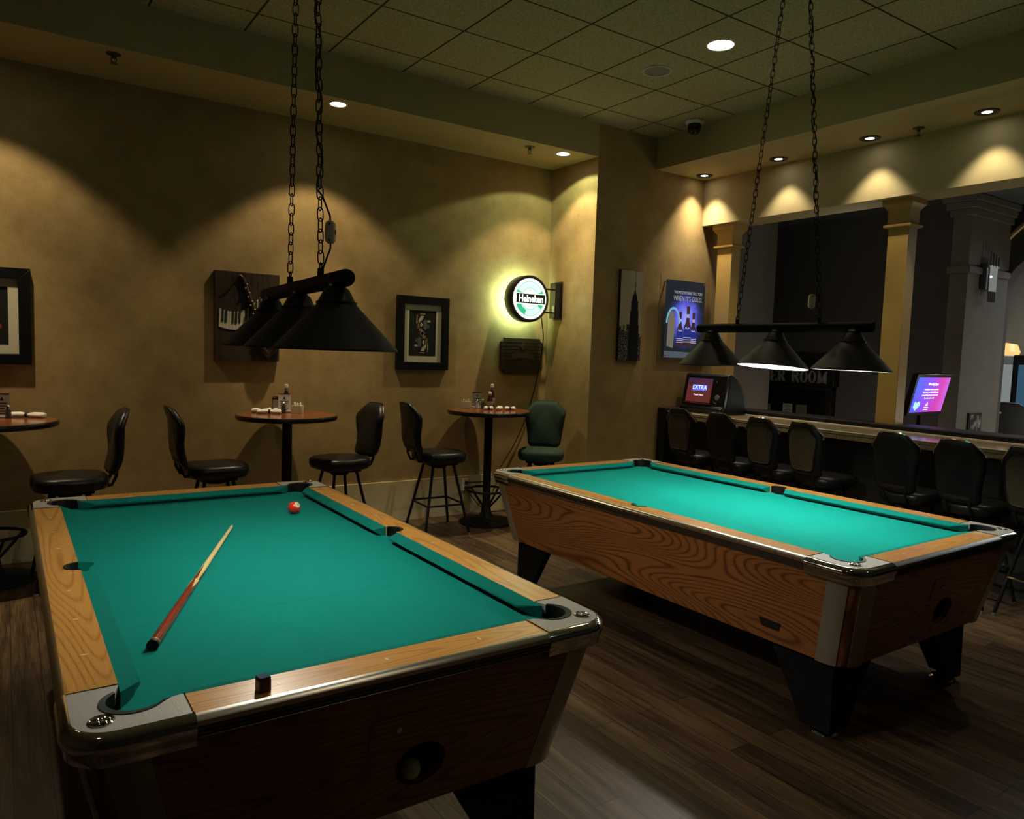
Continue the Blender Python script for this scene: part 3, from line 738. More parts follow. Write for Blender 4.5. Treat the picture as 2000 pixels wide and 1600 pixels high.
# along the bar
GB = 'dark bar chairs along the counter'
c0 = stool('bar_chair', 'bar chair with cane back nearest the poster wall, below the game terminal', 'bar chair', M_leather, GB, True, True, hz=.72, wk=.88)
c0.location = (5.60, 4.96, 0); c0.rotation_euler = (0, 0, radians(4))
c1 = stool('bar_chair', 'plain black-backed bar chair between two cane-backed chairs, right of the game terminal', 'bar chair', M_leather, GB, False, True, hz=.72, wk=.88)
c1.location = (5.60, 4.46, 0)
dup(c0, (5.60, 4.01, 0), radians(-2), 'cane-backed bar chair right of the plain black chair by the game terminal')
dup(c0, (5.60, 3.58, 0), radians(-6), 'cane-backed bar chair just left of the wide gap in the row')
dup(c1, (5.60, 2.87, 0), radians(0), 'plain black-backed bar chair just right of the wide gap in the row')
dup(c1, (5.60, 2.42, 0), radians(-3), 'plain black-backed bar chair second from the right edge of the photo')
dup(c0, (5.60, 1.97, 0), radians(-8), 'bar chair cut off by the right edge of the photo')

# ------------------------------------------------------------------ bar counter
t = thing('bar_counter', 'long dark bar counter with speckled stone top along the right', 'bar counter', (0, 0, 0))
g = G().bx(5.92, 6.30, -2.6, 5.54, .08, 1.03); g.bx(5.97, 6.30, -2.6, 5.54, 0, .08); g.build('counter_body', plain('black_bar_front', (.012, .011, .010), .5), t)
G().bx(5.75, 6.31, -2.6, 5.54, 1.04, 1.07).build('counter_top', M_granite, t, .004)
G().bx(5.755, 5.80, -2.6, 5.54, 1.0, 1.04).build('front_edge', M_granite, t, .003)
g = G().tube([(5.752, -2.6, 1.066), (5.752, 5.54, 1.066)], .006, 6); g.build('edge_strip', plain('pale_edge_strip', (.6, .55, .45), .3), t)
g = G().tube([(6.30, -2.6, 1.072), (6.30, 5.54, 1.072)], .005, 6); g.build('rail_strip', plain('pale_edge_strip_rear', (.6, .55, .45), .3), t)
G().bx(6.305, 6.60, -2.6, 5.54, 1.03, 1.118).build('back_rail', plain('black_bar_rail', (.014, .011, .010), .55, spec=.25), t, .01)
G().bx(5.706, 6.33, 5.54, 5.645, 0, 1.105).build('end_panel', plain('black_end_panel', (.012, .011, .010), .4), t, .004)
tl = plain('foot_rail_black', (.02, .02, .02), .3)
# ------------------------------------------------------------------ game terminal
M_gloss = plain('glossy_black_plastic', (.008, .008, .010), .22, spec=.4)
t = thing('game_terminal', 'black countertop touch-screen game terminal with rounded back on the bar', 'game terminal', (0, 0, 1.071))
Y0, Y1 = 4.97, 5.53
prof = [(5.915, 0), (5.905, .055), (5.93, .075), (5.99, .385), (6.01, .403), (6.05, .40), (6.13, .355), (6.20, .285), (6.25, .20), (6.28, .105), (6.288, 0)]
G().prism(prof, Y0, Y1, lambda u, v, w: (u, w, v)).build('housing', M_gloss, t, .008)
inner_p = [(5.96, .03), (5.975, .08), (6.02, .37), (6.05, .372), (6.12, .33), (6.18, .265), (6.225, .19), (6.25, .11), (6.256, .03)]
G().prism(inner_p, Y0-.006, Y0+.01, lambda u, v, w: (u, w, v)).build('side_panel', plain('dark_teal_panel', (.010, .020, .026), .4, spec=.25), t, .006)
n0, n1 = Vector((5.93, 0, .075)), Vector((5.99, 0, .385)); ev = (n1-n0).normalized(); en = Vector((-ev.z, 0, ev.x))
def scr(u, v, w): # u along -y from left edge, v up the slope, w outward
    p = n0+ev*v+en*w; return (p.x, Y1-u, p.z)
def screen_mat(name, stops, ax, sc, off, strength, ns=2.5):
    m, nt, b = newmat(name); t_ = node(nt, 'ShaderNodeTexCoord'); sp = node(nt, 'ShaderNodeSeparateXYZ'); L(nt, t_.outputs['Object'], sp.inputs[0])
    n_ = noise(nt, coords(nt), ns, 2)
    f = M1(nt, 'ADD', M1(nt, 'MULTIPLY', M1(nt, 'SUBTRACT', sp.outputs[ax], off), sc), M1(nt, 'MULTIPLY', M1(nt, 'SUBTRACT', n_, .5), .6))
    r = ramp(nt, stops); L(nt, f, r.inputs[0]); L(nt, r.outputs[0], b.inputs['Emission Color']); b.inputs['Emission Strength'].default_value = strength
    b.inputs['Base Color'].default_value = (.01, .01, .01, 1); b.inputs['Roughness'].default_value = .2; return m
sm_ = screen_mat('terminal_screen_glow', [(0, (.22, .035, .03)), (.5, (.20, .045, .04)), (1, (.07, .03, .11))], 2, 3.4, .08, .55, 9)
sc_ = G().prism([(.05, .035), (.375, .035), (.375, .285), (.05, .285)], .001, .004, scr).build('screen', sm_, t, sm=0)
G().prism([(.125, .155), (.305, .155), (.315, .215), (.135, .215)], .004, .0055, scr).build('logo_plate', glow('logo_blue', (.10, .16, .85), 1.1), sc_, sm=0)
text_mesh('logo_text', 'EXTRA', .062, glow('logo_white', (.8, .85, 1), 1.3), lambda x, y, z: scr(.218+x, .187+y, .007+z), sc_, .001)
text_mesh('start_text', 'Touch Here', .026, glow('caption_white', (1, .9, .95), 1.2), lambda x, y, z: scr(.215+x, .110+y, .006+z), sc_, .001)
G().prism([(.03, .02), (.39, .02), (.39, .027), (.03, .027)], .002, .008, scr).build('screen_lip', M_chrome, t)
g = G().lathe([(.03, 0), (.03, .006), (.022, .009), (.001, .009)], n=24, f=lambda v: scr(.465+v.x, .095+v.y, v.z)); g.build('card_button', plain('grey_button', (.25, .25, .25), .2, .5), t)
g = G().tube([scr(.465-.042*cos(a), .075-.042*sin(a), .004) for a in [.2+i*.25 for i in range(8)]], .004, 6); g.build('button_lip', M_chrome, t)
G().sphere(scr(.43, .255, .002), .008, 10, 8).build('key_lock', M_chrome, t)
# ------------------------------------------------------------------ monitor behind the bar
M_tv = screen_mat('monitor_glow', [(0, (.05, .09, .85)), (.45, (.25, .05, .75)), (.75, (.55, .04, .35)), (1, (.50, .10, .60))], 0, 1.6, -.31, 1.3, 3)
t = thing('monitor', 'flat monitor on a post behind the bar showing a blue and magenta notice', 'monitor', (7.18, 3.59, 1.362), radians(2))
tl_ = Matrix.Rotation(radians(-12), 3, 'X')   # screen faces -y, top leaning out
def tv(u, v, w): return Matrix.Rotation(radians(12), 3, 'X') @ Vector((u, -w, v)) if False else tl2 @ Vector((u, -w, v))
tl2 = Matrix.Rotation(radians(12), 3, 'X')
G().prism([(-.345, -.20), (.345, -.20), (.345, .20), (-.345, .20)], -.05, 0, tv).build('bezel', M_gloss, t, .006)
sc_ = G().prism([(-.308, -.165), (.308, -.165), (.308, .168), (-.308, .168)], .0005, .003, tv).build('screen', M_tv, t, sm=0)
wg = glow('monitor_white', (1, 1, 1), 1.3)
text_mesh('heading', 'Warning Signs', .034, wg, lambda x, y, z: tv(.0+x, .105+y, .004+z), sc_, .001, bold=.0006)
for i, s in enumerate(('Gambling has become a problem', 'when you go on with it all the same', 'your gambling puts your time at risk', 'but what are the odds')):
    text_mesh('notice_line', s, .021, wg, lambda x, y, z, i=i: tv(-.01+x, .055-.028*i+y, .004+z), sc_, .001)
g = G().prism([(-.25, -.06), (-.225, -.075), (-.165, -.06), (-.155, -.10), (-.185, -.125), (-.22, -.15), (-.27, -.115), (-.265, -.08)], .003, .0045, tv); g.build('badge', glow('badge_mint', (.45, .95, .9), 1.0), sc_, sm=0)
g = G().prism([(-.04, -.105), (.0, -.105), (-.0, -.085), (-.02, -.07)], .003, .0045, tv); g.prism([(-.06, -.125), (.02, -.125), (.02, -.117), (-.06, -.117)], .003, .0045, tv); g.prism([(-.06, -.145), (.02, -.145), (.02, -.137), (-.06, -.137)], .003, .0045, tv); g.build('emblem', wg, sc_, sm=0)
g = G().tube([(0, .09, -1.36), (0, .09, -.05)], .02, 10); g.tube([(0, .09, -.05), (0, .03, .0)], .02, 10); g.build('post', M_blackm, t)
G().lathe([(.2, -1.361), (.2, -1.345), (.03, -1.33)], (0, .09, 0), 24).build('post_base', M_blackm, t)

# ------------------------------------------------------------------ sign over the gate, gate, notices (far wall x=8.5)
t = thing('room_sign', 'dark sign board with raised grey serif letters on the far wall', 'sign', (8.5, 6.35, 1.46))
G().bx(-.12, -.001, -1.0, .9, -.13, .20).build('board', plain('black_sign_board', (.012, .012, .012), .5), t, .008)
# slab-serif letters built stroke by stroke
def serif(word, h, w, gap):
    boxes = []; x = 0; s = .17*h
    def st(x0, y0, x1, y1, th):
        d = Vector((x1-x0, y1-y0)); n_ = Vector((-d.y, d.x)).normalized()*th/2
        return [(x0+n_.x, y0+n_.y), (x0-n_.x, y0-n_.y), (x1-n_.x, y1-n_.y), (x1+n_.x, y1+n_.y)]
    for ch in word:
        P = []; cw = w
        if ch == ' ': x += w*.9; continue
        foot = lambda cx, y: P.append([(cx-.6*s, y), (cx+.6*s, y), (cx+.6*s, y+.05*h), (cx-.6*s, y+.05*h)])
        if ch in 'PKER':
            P.append(st(s*.5, 0, s*.5, h, s)); foot(s*.5, 0); foot(s*.5, h*.95)
        if ch == 'E':
            for yy in (.03, .5, .97): P.append(st(0, yy*h, w*(.95 if yy != .5 else .7), yy*h, .06*h))
            for yy in (.12, .88): P.append(st(w*.93, (yy-.1)*h, w*.93, (yy+.1)*h, .05*h))
        if ch in 'PR':
            a = arc(w*.45, h*.74, h*.235, -pi/2, pi/2, 8); b = arc(w*.45, h*.74, h*.15, pi/2, -pi/2, 8)
            P.append([(p[0]*1.05, p[1]) for p in a]+[(s, h*.975), (s, h*.90)]+[p for p in b]+[(s, h*.58), (s, h*.505)])
        if ch == 'R': P.append(st(w*.45, h*.52, w*.95, .0, s*.9)); foot(w*.95, 0)
        if ch == 'K': P.append(st(s, h*.45, w*.85, h*.97, .07*h)); P.append(st(w*.4, h*.55, w*.92, 0, s)); foot(w*.92, 0); foot(w*.85, h*.95)
        if ch == 'O':
            N = 20
            for i in range(N):
                a0, a1 = 2*pi*i/N, 2*pi*(i+1)/N
                f = lambda a, k, kk: (w*.5+cos(a)*w*.5*k, h*.5+sin(a)*h*.5*kk)
                P.append([f(a0, 1, 1), f(a1, 1, 1), f(a1, .62, .88), f(a0, .62, .88)])
        if ch == 'M':
            cw = w*1.25
            P.append(st(.05*h+s*.3, 0, .05*h+s*.3, h, .06*h)); P.append(st(s*.5, h, cw*.5, .05*h, s)); P.append(st(cw*.5, .05*h, cw-s*.6, h, .06*h)); P.append(st(cw-s*.5, 0, cw-s*.5, h, s)); foot(s*.5, 0); foot(cw-s*.5, 0); foot(cw-s*.5, h*.95); foot(s*.3, h*.95)
        boxes.append((x, P)); x += cw+gap
    return boxes
le = serif('POKER ROOM', .155, .098, .022)
xe = [b for b in le][3][0]     # the E starts at y=6.36
M_let = plain('grey_metal_letter', (.34, .32, .28), .5)
for ch, (x, P) in zip('POKERROOM', le):
    g = G()
    for p in P: g.prism(p, -.145, -.119, lambda u, v, w, x=x: (w, -.095-(u+x-xe), v-.095))
    g.build('letter', M_let, t, sm=0)
t = thing('roller_gate', 'closed dark slatted gate below the sign board', 'gate', (8.5, 5.9, 0))
g = G()
for k in range(22): g.bx(-.05, -.02, -.46, .60, .0+k*.058, .05+k*.058)
g.build('slats', plain('black_gate_slat', (.010, .010, .011), .45), t, .004)
g = G().bx(-.10, -.001, .58, .66, 0, 1.32); g.bx(-.10, -.001, -.52, -.44, 0, 1.32); g.build('jamb', plain('dark_gate_jamb', (.02, .018, .016), .5), t, .006)
g = G().bx(-.11, -.002, -.52, .66, 1.275, 1.325); g.build('head_rail', bpy.data.materials['dark_gate_jamb'], t, .006)
for nm, y, z, w, h, m in (('yellowish notice at the left edge of the gate', 6.33, 1.0, .09, .11, (.40, .38, .22)), ('white printed notice in the middle of the gate', 6.02, 1.005, .14, .145, (.62, .66, .58)), ('olive notice right of the white one on the gate', 5.815, .995, .15, .165, (.26, .24, .10))):
    t = thing('paper_notice', nm, 'notice', (8.44, y, z)); G().bx(-.004, 0, -w/2, w/2, -h/2, h/2).build('sheet', plain('notice_paper_'+str(int(y*100)), m, .7, emit=m, es=0), t)
    g = G()
    for k in range(4): g.bx(-.0052, -.0038, -w*.38, w*(.30-.08*(k % 2)), h*(.3-.18*k)-.006, h*(.3-.18*k)+.004)
    g.build('print_lines', plain('notice_ink', (.15, .15, .12), .7), t, sm=0)
# sconce on pilaster
t = thing('wall_sconce', 'small grey box sconce with metal prongs on the far pilaster', 'sconce', (8.56, 3.812, 2.62))
G().bx(-.10, .06, -.06, .0, -.18, .10).build('box', plain('blue_grey_metal', (.16, .18, .21), .4, .3), t, .008)
g = G()
for k in range(4): g.tube([(-.06+.06*k, -.07, .06), (-.06+.06*k, -.07, .23-.02*k)], .009, 6); g.tube([(-.03+.045*k, -.06, -.18), (-.03+.045*k, -.06, -.30)], .009, 6)
g.bx(-.08, .14, -.075, -.062, .055, .075); g.bx(-.05, .12, -.068, -.058, -.19, .06); g.build('prongs', M_steel, t)
G().sphere((-.02, -.07, -.04), .012, 10, 8).build('indicator', glow('sconce_led', (.8, .9, 1), 1.5), t)
t = thing('framed_photo', 'small dark framed photo low on the far pilaster', 'framed photo', (8.56, 3.815, 1.03))
G().bx(-.13, .15, -.02, -.001, -.15, .12).build('frame', M_black, t, .004)
m_, nt, b = newmat('mottled_photo'); r = ramp(nt, [(.45, (.02, .02, .02)), (.62, (.3, .3, .28))]); L(nt, noise(nt, coords(nt), 14, 4), r.inputs[0]); L(nt, r.outputs[0], b.inputs['Base Color']); b.inputs['Roughness'].default_value = .2
G().bx(-.11, .13, -.023, -.019, -.13, .10).build('print', m_, t, sm=0)

# ------------------------------------------------------------------ casino beyond the arch
def slot(label, x, y, body, scol, es, rz=0):
    t = thing('slot_machine', label, 'slot machine', (x, y, 0), rz)
    G().prism([(-.30, 0), (.30, 0), (.30, 1.75), (-.05, 1.80), (-.12, 1.15), (-.34, 1.02), (-.34, .92), (-.28, .85)], -.30, .30, lambda u, v, w: (u, w, v)).build('cabinet', body, t, .015)
    G().prism([(-.265, .06), (-.29, .90), (-.345, .95), (-.345, 1.0)], -.1, .1, lambda u, v, w: (u-.005, w, v)).build('front_strip', M_chrome, t)
    d0, d1 = Vector((-.12, 0, 1.16)), Vector((-.055, 0, 1.74)); e = (d1-d0).normalized(); n_ = Vector((-e.z, 0, e.x))
    def sp(u, v, w): p = d0+e*v+n_*w; return (p.x, u, p.z)
    G().prism([(-.24, .02), (.24, .02), (.24, .52), (-.24, .52)], .001, .006, sp).build('screen', glow('slot_screen_%d' % int(x*10+y*100), scol, es), t)
    g = G()
    for k in range(5): g.lathe([(.025, 0), (.02, .015), (.001, .016)], (-.23-.0, -.2+.1*k, 1.075), 12)
    g.build('buttons', glow('slot_buttons_%d' % int(y*100), (.4, .8, 1), 1.2), t)
    g = G().lathe([(.14, 1.79), (.16, 1.85), (.12, 1.95), (.001, 1.97)], n=20, c=(.1, 0, 0)); g.build('topper', glow('slot_topper_%d' % int(y*100), (1, .6, .2), 1.0), t)
    return t
gm = plain('grey_slot_cabinet', (.33, .36, .34), .4)
slot('grey slot machine with pale screen seen through the arch beside the pilaster', 11.1, 4.60, gm, (.30, .33, .31), .6, radians(22))
slot('black slot machine with dark blue screen at the right edge, inside the arch', 10.6, 3.98, M_black, (.03, .08, .13), 1.0, radians(22))
slot('slot machine with orange screen at the back of the arch', 12.1, 5.35, M_black, (.8, .42, .12), 1.2, radians(22))
t = thing('casino_chair', 'black high-backed chair at the foot of the arch beside the pilaster', 'chair', (9.75, 4.02, 0), radians(35))
G().prism([(-.24, .55), (.24, .55), (.26, 1.0), (.20, 1.18), (.08, 1.24), (-.08, 1.24), (-.20, 1.18), (-.26, 1.0)], -.30, -.22, lambda u, v, w: (w, u, v)).build('backrest', M_leather, t, .02)
G().bx(-.24, .24, -.25, .25, .44, .56).build('seat', M_leather, t, .03)
G().lathe([(.26, .001), (.26, .02), (.04, .05), (.04, .44)], n=24).build('pedestal', M_chrome, t)
G().sphere((-.305, .10, 1.12), .016, 10, 8, (.3, 1, .7)).build('badge', M_white, t)
light('AREA', 'casino_ceiling_light', (11.2, 2.6, 3.3), 60, (.85, .95, 1), None, (0, 0, -1), shape='RECTANGLE', size=1.5, size_y=2.5)
light('POINT', 'casino_floor_glow', (8.9, 2.2, .9), 26, (1, .92, .72), None, shadow_soft_size=.3)
light('POINT', 'bar_back_fill', (7.3, 4.75, .75), 6, (1, .90, .74), None, shadow_soft_size=.15, specular_factor=.15)  # added fill without a fixture, brightens the far wall and sign
light('POINT', 'partition_fill', (6.95, 4.3, 2.9), 2.0, (1, .9, .75), None, shadow_soft_size=.2)  # unseen fill light added to lift the partition wall

# ------------------------------------------------------------------ pictures and signs on the walls
def onback(u, v, w): return (u, YB-w, v)
# framed card print
def framed(x0, x1, z0, z1, label, fw_, mat_w):
    t = thing('framed_print', label, 'framed picture', (x0, YB, z0)); w, h = x1-x0, z1-z0
    f = lambda u, v, ww: (u, -ww, v)
    g = G()
    for a in ([(0, 0), (w, 0), (w-fw_, fw_), (fw_, fw_)], [(w, 0), (w, h), (w-fw_, h-fw_), (w-fw_, fw_)], [(w, h), (0, h), (fw_, h-fw_), (w-fw_, h-fw_)], [(0, h), (0, 0), (fw_, fw_), (fw_, h-fw_)]): g.prism(a, .001, .045, f)
    g.build('frame', plain('black_frame_'+str(int(x0*100)), (.006, .006, .006), .4, spec=.25), t, .004)
    g = G(); a, b_ = fw_-.005, fw_+mat_w
    for q in ([(a, a), (w-a, a), (w-a, b_), (a, b_)], [(a, h-b_), (w-a, h-b_), (w-a, h-a), (a, h-a)], [(a, b_), (b_, b_), (b_, h-b_), (a, h-b_)], [(w-b_, b_), (w-a, b_), (w-a, h-b_), (w-b_, h-b_)]): g.prism(q, .012, .02, f)
    g.build('mat_board', plain('cream_mat_'+str(int(x0*100)), (.62, .58, .44), .7, var=.04), t, sm=0)
    G().prism([(b_, b_), (w-b_, b_), (w-b_, h-b_), (b_, h-b_)], .010, .014, f).build('print', plain('black_print_'+str(int(x0*100)), (.014, .015, .013), .4), t, sm=0)
    return t, f, w, h
t, f, w, h = framed(3.0, 3.545, 1.437, 2.127, 'black framed figure print with cream mat between lamp and round beer sign', .075, .055)
mm = {'c': plain('art_cream', (.52, .47, .34), .6), 'g': plain('art_slate', (.10, .12, .12), .6), 'r': plain('art_red', (.20, .03, .02), .6), 'o': plain('art_ochre', (.28, .17, .06), .6)}
cx, cz = w/2, h/2; gs = {k: G() for k in mm}
shapes = [('c', [(-.004, .03), (.022, 0), (-.004, -.028), (-.026, 0)]), ('c', [(-.03, .185), (.03, .185), (.022, .178), (-.022, .178)]), ('c', [(-.063, .175), (-.057, .175), (-.055, .09), (-.066, .09)]),
          ('c', [(-.02, .165), (.015, .165), (.0, .13), (-.03, .11), (-.04, .085), (-.045, .12)]), ('c', [(-.02, .11), (.0, .085), (-.012, .06), (-.026, .07)]), ('g', [(.01, .12), (.04, .13), (.055, .06), (.03, .03), (.01, .05)]),
          ('g', [(.05, .085), (.075, .075), (.065, .045), (.045, .05)]), ('c', [(.048, .125), (.08, .125), (.085, .11), (.055, .105)]), ('r', [(-.06, .085), (-.045, .08), (-.04, .035), (-.06, .045)]), ('o', [(-.03, .05), (0, .045), (-.012, .02), (-.04, .02)]), ('c', [(-.045, .09), (-.038, .09), (-.034, .055), (-.046, .055)])]
for s in (1, -1):
    for k, p in shapes: gs[k].prism([(cx+s*u, cz+s*v) for u, v in p], .0135, .0148, f)
for k, g in gs.items(): g.build('figure_shape', mm[k], t, sm=0)
t, f, w, h = framed(-.385, .16, 1.437, 2.112, 'black framed picture with white mat cut off by the left edge', .075, .06)
g = G(); g.prism([(w*.55, h*.30), (w*.62, h*.33), (w*.66, h*.26), (w*.58, h*.24)], .0135, .0148, f); g.prism([(w*.5, h*.55), (w*.6, h*.6), (w*.66, h*.5), (w*.55, h*.45)], .0135, .0148, f); g.build('figure_shape', mm['g'], t, sm=0)
g = G(); g.prism([(w*.62, h*.40), (w*.68, h*.42), (w*.68, h*.36)], .0135, .0148, f); g.build('figure_shape', mm['r'], t, sm=0)
# sax and keyboard canvas
t = thing('music_canvas', 'dark canvas with a saxophone and curving piano keys behind the left lamp', 'wall art', (1.397, YB, 1.493))
G().bx(0, .515, -.05, -.001, 0, .72).build('panel', wood('dark_stained_boards', 2, ((.008, .005, .003), (.022, .011, .005), (.04, .02, .009)), 5, (1.4, 9, 9), .5, 3), t, .003)
f = lambda u, v, w: (u, -.05-w, v)
kw = plain('piano_ivory', (.62, .58, .48), .4); gw = G(); gb = G()
def wave(u):
    k = [(.03, .272), (.10, .252), (.16, .25), (.24, .275), (.30, .325), (.36, .39), (.42, .43), (.50, .44)]
    for (a, p), (b_, q_) in zip(k, k[1:]):
        if u <= b_: return p+(q_-p)*max(0, (u-a)/(b_-a))
    return .44
for i in range(17):
    u0, u1 = .03+i*.0265, .03+i*.0265+.0245; z0, z1 = wave(u0), wave(u1)
    gw.prism([(u0, z0), (u1, z1), (u1+.004, z1+.145), (u0+.004, z0+.145)], 0, .006, f)
    if i % 7 not in (2, 6): gb.prism([(u1-.007, z1+.05), (u1+.009, z1+.052), (u1+.013, z1+.147), (u1-.003, z1+.146)], .004, .010, f)
gw.build('white_keys', kw, t, sm=0); gb.build('black_keys', M_ink, t, sm=0)
path = [(.055, .555), (.10, .58), (.14, .63), (.165, .68), (.19, .69), (.215, .665), (.25, .55), (.285, .45), (.315, .34), (.345, .20), (.37, .10), (.41, .055), (.45, .10), (.47, .20)]
rad = [.004, .006, .007, .009, .012, .016, .019, .023, .027, .032, .036, .036, .042, .056]
sx_ = G().tube([(u, -.068, v) for u, v in path], rad, 12).build('saxophone', plain('dark_brass', (.10, .075, .04), .3, .8), t)
g = G()
for i in range(14):
    s = i/13; u, v = .228+.135*s, .62-.44*s; g.sphere((u+.012*(-1)**i, -.088-.008*s, v), .0085+.003*s, 10, 6)
g.build('sax_keys', plain('bright_key_metal', (.5, .45, .36), .25, .9), sx_)
# carved plaque
t = thing('carved_plaque', 'dark carved wooden plaque with notched corners below the round beer sign', 'plaque', (4.42, YB, 1.595))
hw, hh, nr = .262, .183, .04
poly = []
for sx, sy, a0 in ((1, 1, -.5), (-1, 1, 0), (-1, -1, .5), (1, -1, 1)):
    pts = arc(sx*hw, sy*hh, nr, 0, 2*pi, 40)
    pts = [p for p in pts[:-1] if abs(p[0]) <= hw+1e-6 and abs(p[1]) <= hh+1e-6]
    pts.sort(key=lambda p: atan2(p[1], p[0])); 
    poly += pts
poly.sort(key=lambda p: atan2(p[1], p[0]))
f = lambda u, v, w: (u, -w, v)
G().prism(poly, .001, .03, f).build('board', M_darkwood, t, .004)
g = G()
for k in range(9): g.prism([(-hw+.03, .14-.035*k), (hw-.03, .14-.035*k), (hw-.03, .137-.035*k), (-hw+.03, .137-.035*k)], .030, .033, f)
g.build('groove_ridges', M_darkwood, t)
g = G(); a = [(u, .035-.9*u*u) for u in [-.14+.28*i/16 for i in range(17)]]; b2 = [(u, -.02-.9*u*u) for u, _ in a]
g.prism(a+b2[::-1], .030, .040, f); g.prism([(-.16, -.03), (-.13, .01), (-.12, -.05), (-.15, -.075)], .03, .036, f); g.prism([(.16, -.03), (.13, .01), (.12, -.05), (.15, -.075)], .03, .036, f)
g.build('ribbon', plain('carved_ribbon', (.06, .038, .022), .45), t)
g = G(); g.prism([(-.008, .06), (.012, .06), (.03, .10), (.012, .13), (.02, .15), (-.015, .15), (-.012, .12), (-.035, .10), (-.02, .09)], .030, .040, f); g.build('emblem', bpy.data.materials['carved_ribbon'], t)
# round beer sign on return wall
t = thing('round_beer_sign', 'round lit double-sided beer sign on a wall bracket above the plaque', 'sign', (4.335, 6.12, 2.168))
fz = lambda v: (v.x, -v.z, v.y)
R = .232
g = G().lathe([(R-.03, .002), (R-.025, .006), (R-.004, .006), (R, .0), (R, -.11), (R-.004, -.116), (R-.025, -.116), (R-.03, -.112)], n=56, cap=False).xf(fz); g.build('housing', M_black, t)
fm = glow('sign_face_white', (.80, 1, .84), 1.25)
g = G().lathe([(R-.028, .0), (.001, .0)], n=56, cap=False).xf(fz); fc = g.build('face', fm, t)
g = G().lathe([(R-.028, -.111), (.001, -.111)], n=56, cap=False).xf(fz); g.build('rear_face', glow('sign_rear_face', (.78, 1, .72), 4.0), t)
def ringp(r0, r1, a0, a1, n=24): return arc(0, 0, r1, a0, a1, n)+arc(0, 0, r0, a1, a0, n)
f = lambda u, v, w: (u, -w, v)
g = G().prism(ringp(.105, .168, radians(24), radians(156)), .001, .003, f); g.prism(ringp(.105, .168, radians(204), radians(336)), .001, .003, f); g.build('pale_ring', glow('sign_mint', (.62, 1, .84), 1.1), fc, sm=0)
g = G()
for a0, a1 in ((150, 163), (17, 30), (196, 250), (325, 342)): g.prism(ringp(.118, .170, radians(a0), radians(a1), 10), .0025, .004, f)
for r in (.105, .170): g.prism(ringp(r-.002, r+.002, radians(22), radians(158)), .0025, .004, f); g.prism(ringp(r-.002, r+.002, radians(202), radians(338)), .0025, .004, f)
g.build('green_ring', glow('sign_green', (.05, .55, .28), .9), fc, sm=0)
G().prism([(-.19, -.055), (.19, -.055), (.19, .055), (-.19, .055)], .0035, .005, f).build('white_band', fm, fc, sm=0)
G().prism([(-.165, -.046), (.185, -.046), (.185, .046), (-.165, .046)], .0045, .006, f).build('black_band', plain('sign_black', (.012, .016, .015), .4), fc, sm=0)
text_mesh('lettering', 'Heineken', .100, glow('sign_letter_white', (.95, 1, .97), 1.3), lambda x, y, z: f(.012+x, y-.002, .0072+z), fc, .001, bold=.003, sx=.78)
g = G().prism([(.013*cos(pi/2+2*pi*k/10)*(1 if k % 2 == 0 else .42), .085+.013*sin(pi/2+2*pi*k/10)*(1 if k % 2 == 0 else .42)) for k in range(10)], .002, .004, f); g.build('star', glow('sign_star', (.7, .55, .4), .9), fc, sm=0)
g = G().lathe([(R-.018, 0), (R-.018, .004)], n=8); 
G().sphere((-R-.001, .055, .02), .006, 8, 6).build('screw', M_chrome, t)
g = G().bx(.335, .412, .02, .12, -.175, .185); g.bx(.404, .415, .0, .14, -.19, .20); br_ = g.build('bracket', M_black, t, .006)
for z in (.115, -.12): G().tube([(.17, .055, z), (.36, .055, z)], .009, 10).build('bracket_arm', M_black, br_)
G().bx(.333, .336, .03, .07, -.12, -.05).build('spec_sticker', plain('sticker_silver', (.4, .4, .36), .4), br_)
light('AREA', 'sign_glow', (0, .118, 0), 8, (.62, 1, .62), t, (0, 1, 0), shape='DISK', size=.42)
light('AREA', 'sign_face_glow', (0, -.02, 0), 1.6, (.75, 1, .7), t, (0, -1, 0), shape='DISK', size=.4)
# cable of the sign down to the outlet
pth = [(4.52, 6.17, 2.0), (4.60, 6.22, 1.80), (4.63, 6.30, 1.55), (4.60, 6.33, 1.30), (4.50, 6.34, .95), (4.36, 6.34, .68), (4.22, 6.33, .50), (4.10, 6.31, .36), (3.95, 6.29, .325), (3.80, 6.325, .322)]
P = []
for i in range(len(pth)-1):
    for k in range(5): P.append(Vector(pth[i]).lerp(Vector(pth[i+1]), k/5))
P.append(Vector(pth[-1]))
for _ in range(3): P = [P[0]]+[(P[i-1]+P[i]*2+P[i+1])/4 for i in range(1, len(P)-1)]+[P[-1]]
t = thing('power_cable', 'thin black cable from the round sign down to the outlet', 'cable', (0, 0, 0))
G().tube(P, .0055, 6).build('cord', M_black, t)
G().box((3.79, 6.336, .322), (.028, .022, .03)).build('plug', M_black, t, .004)
# second cable on the floor
t = thing('floor_cable', 'black cable looping from the lower socket to the floor', 'cable', (0, 0, 0))
P = [(3.785, 6.328, .265), (3.82, 6.30, .20), (3.90, 6.28, .10), (4.02, 6.26, .02), (4.2, 6.25, .012), (4.5, 6.25, .012)]
G().tube(P, .0045, 6).build('cord', M_black, t); G().box((3.785, 6.336, .27), (.026, .022, .028)).build('plug', M_black, t, .004)
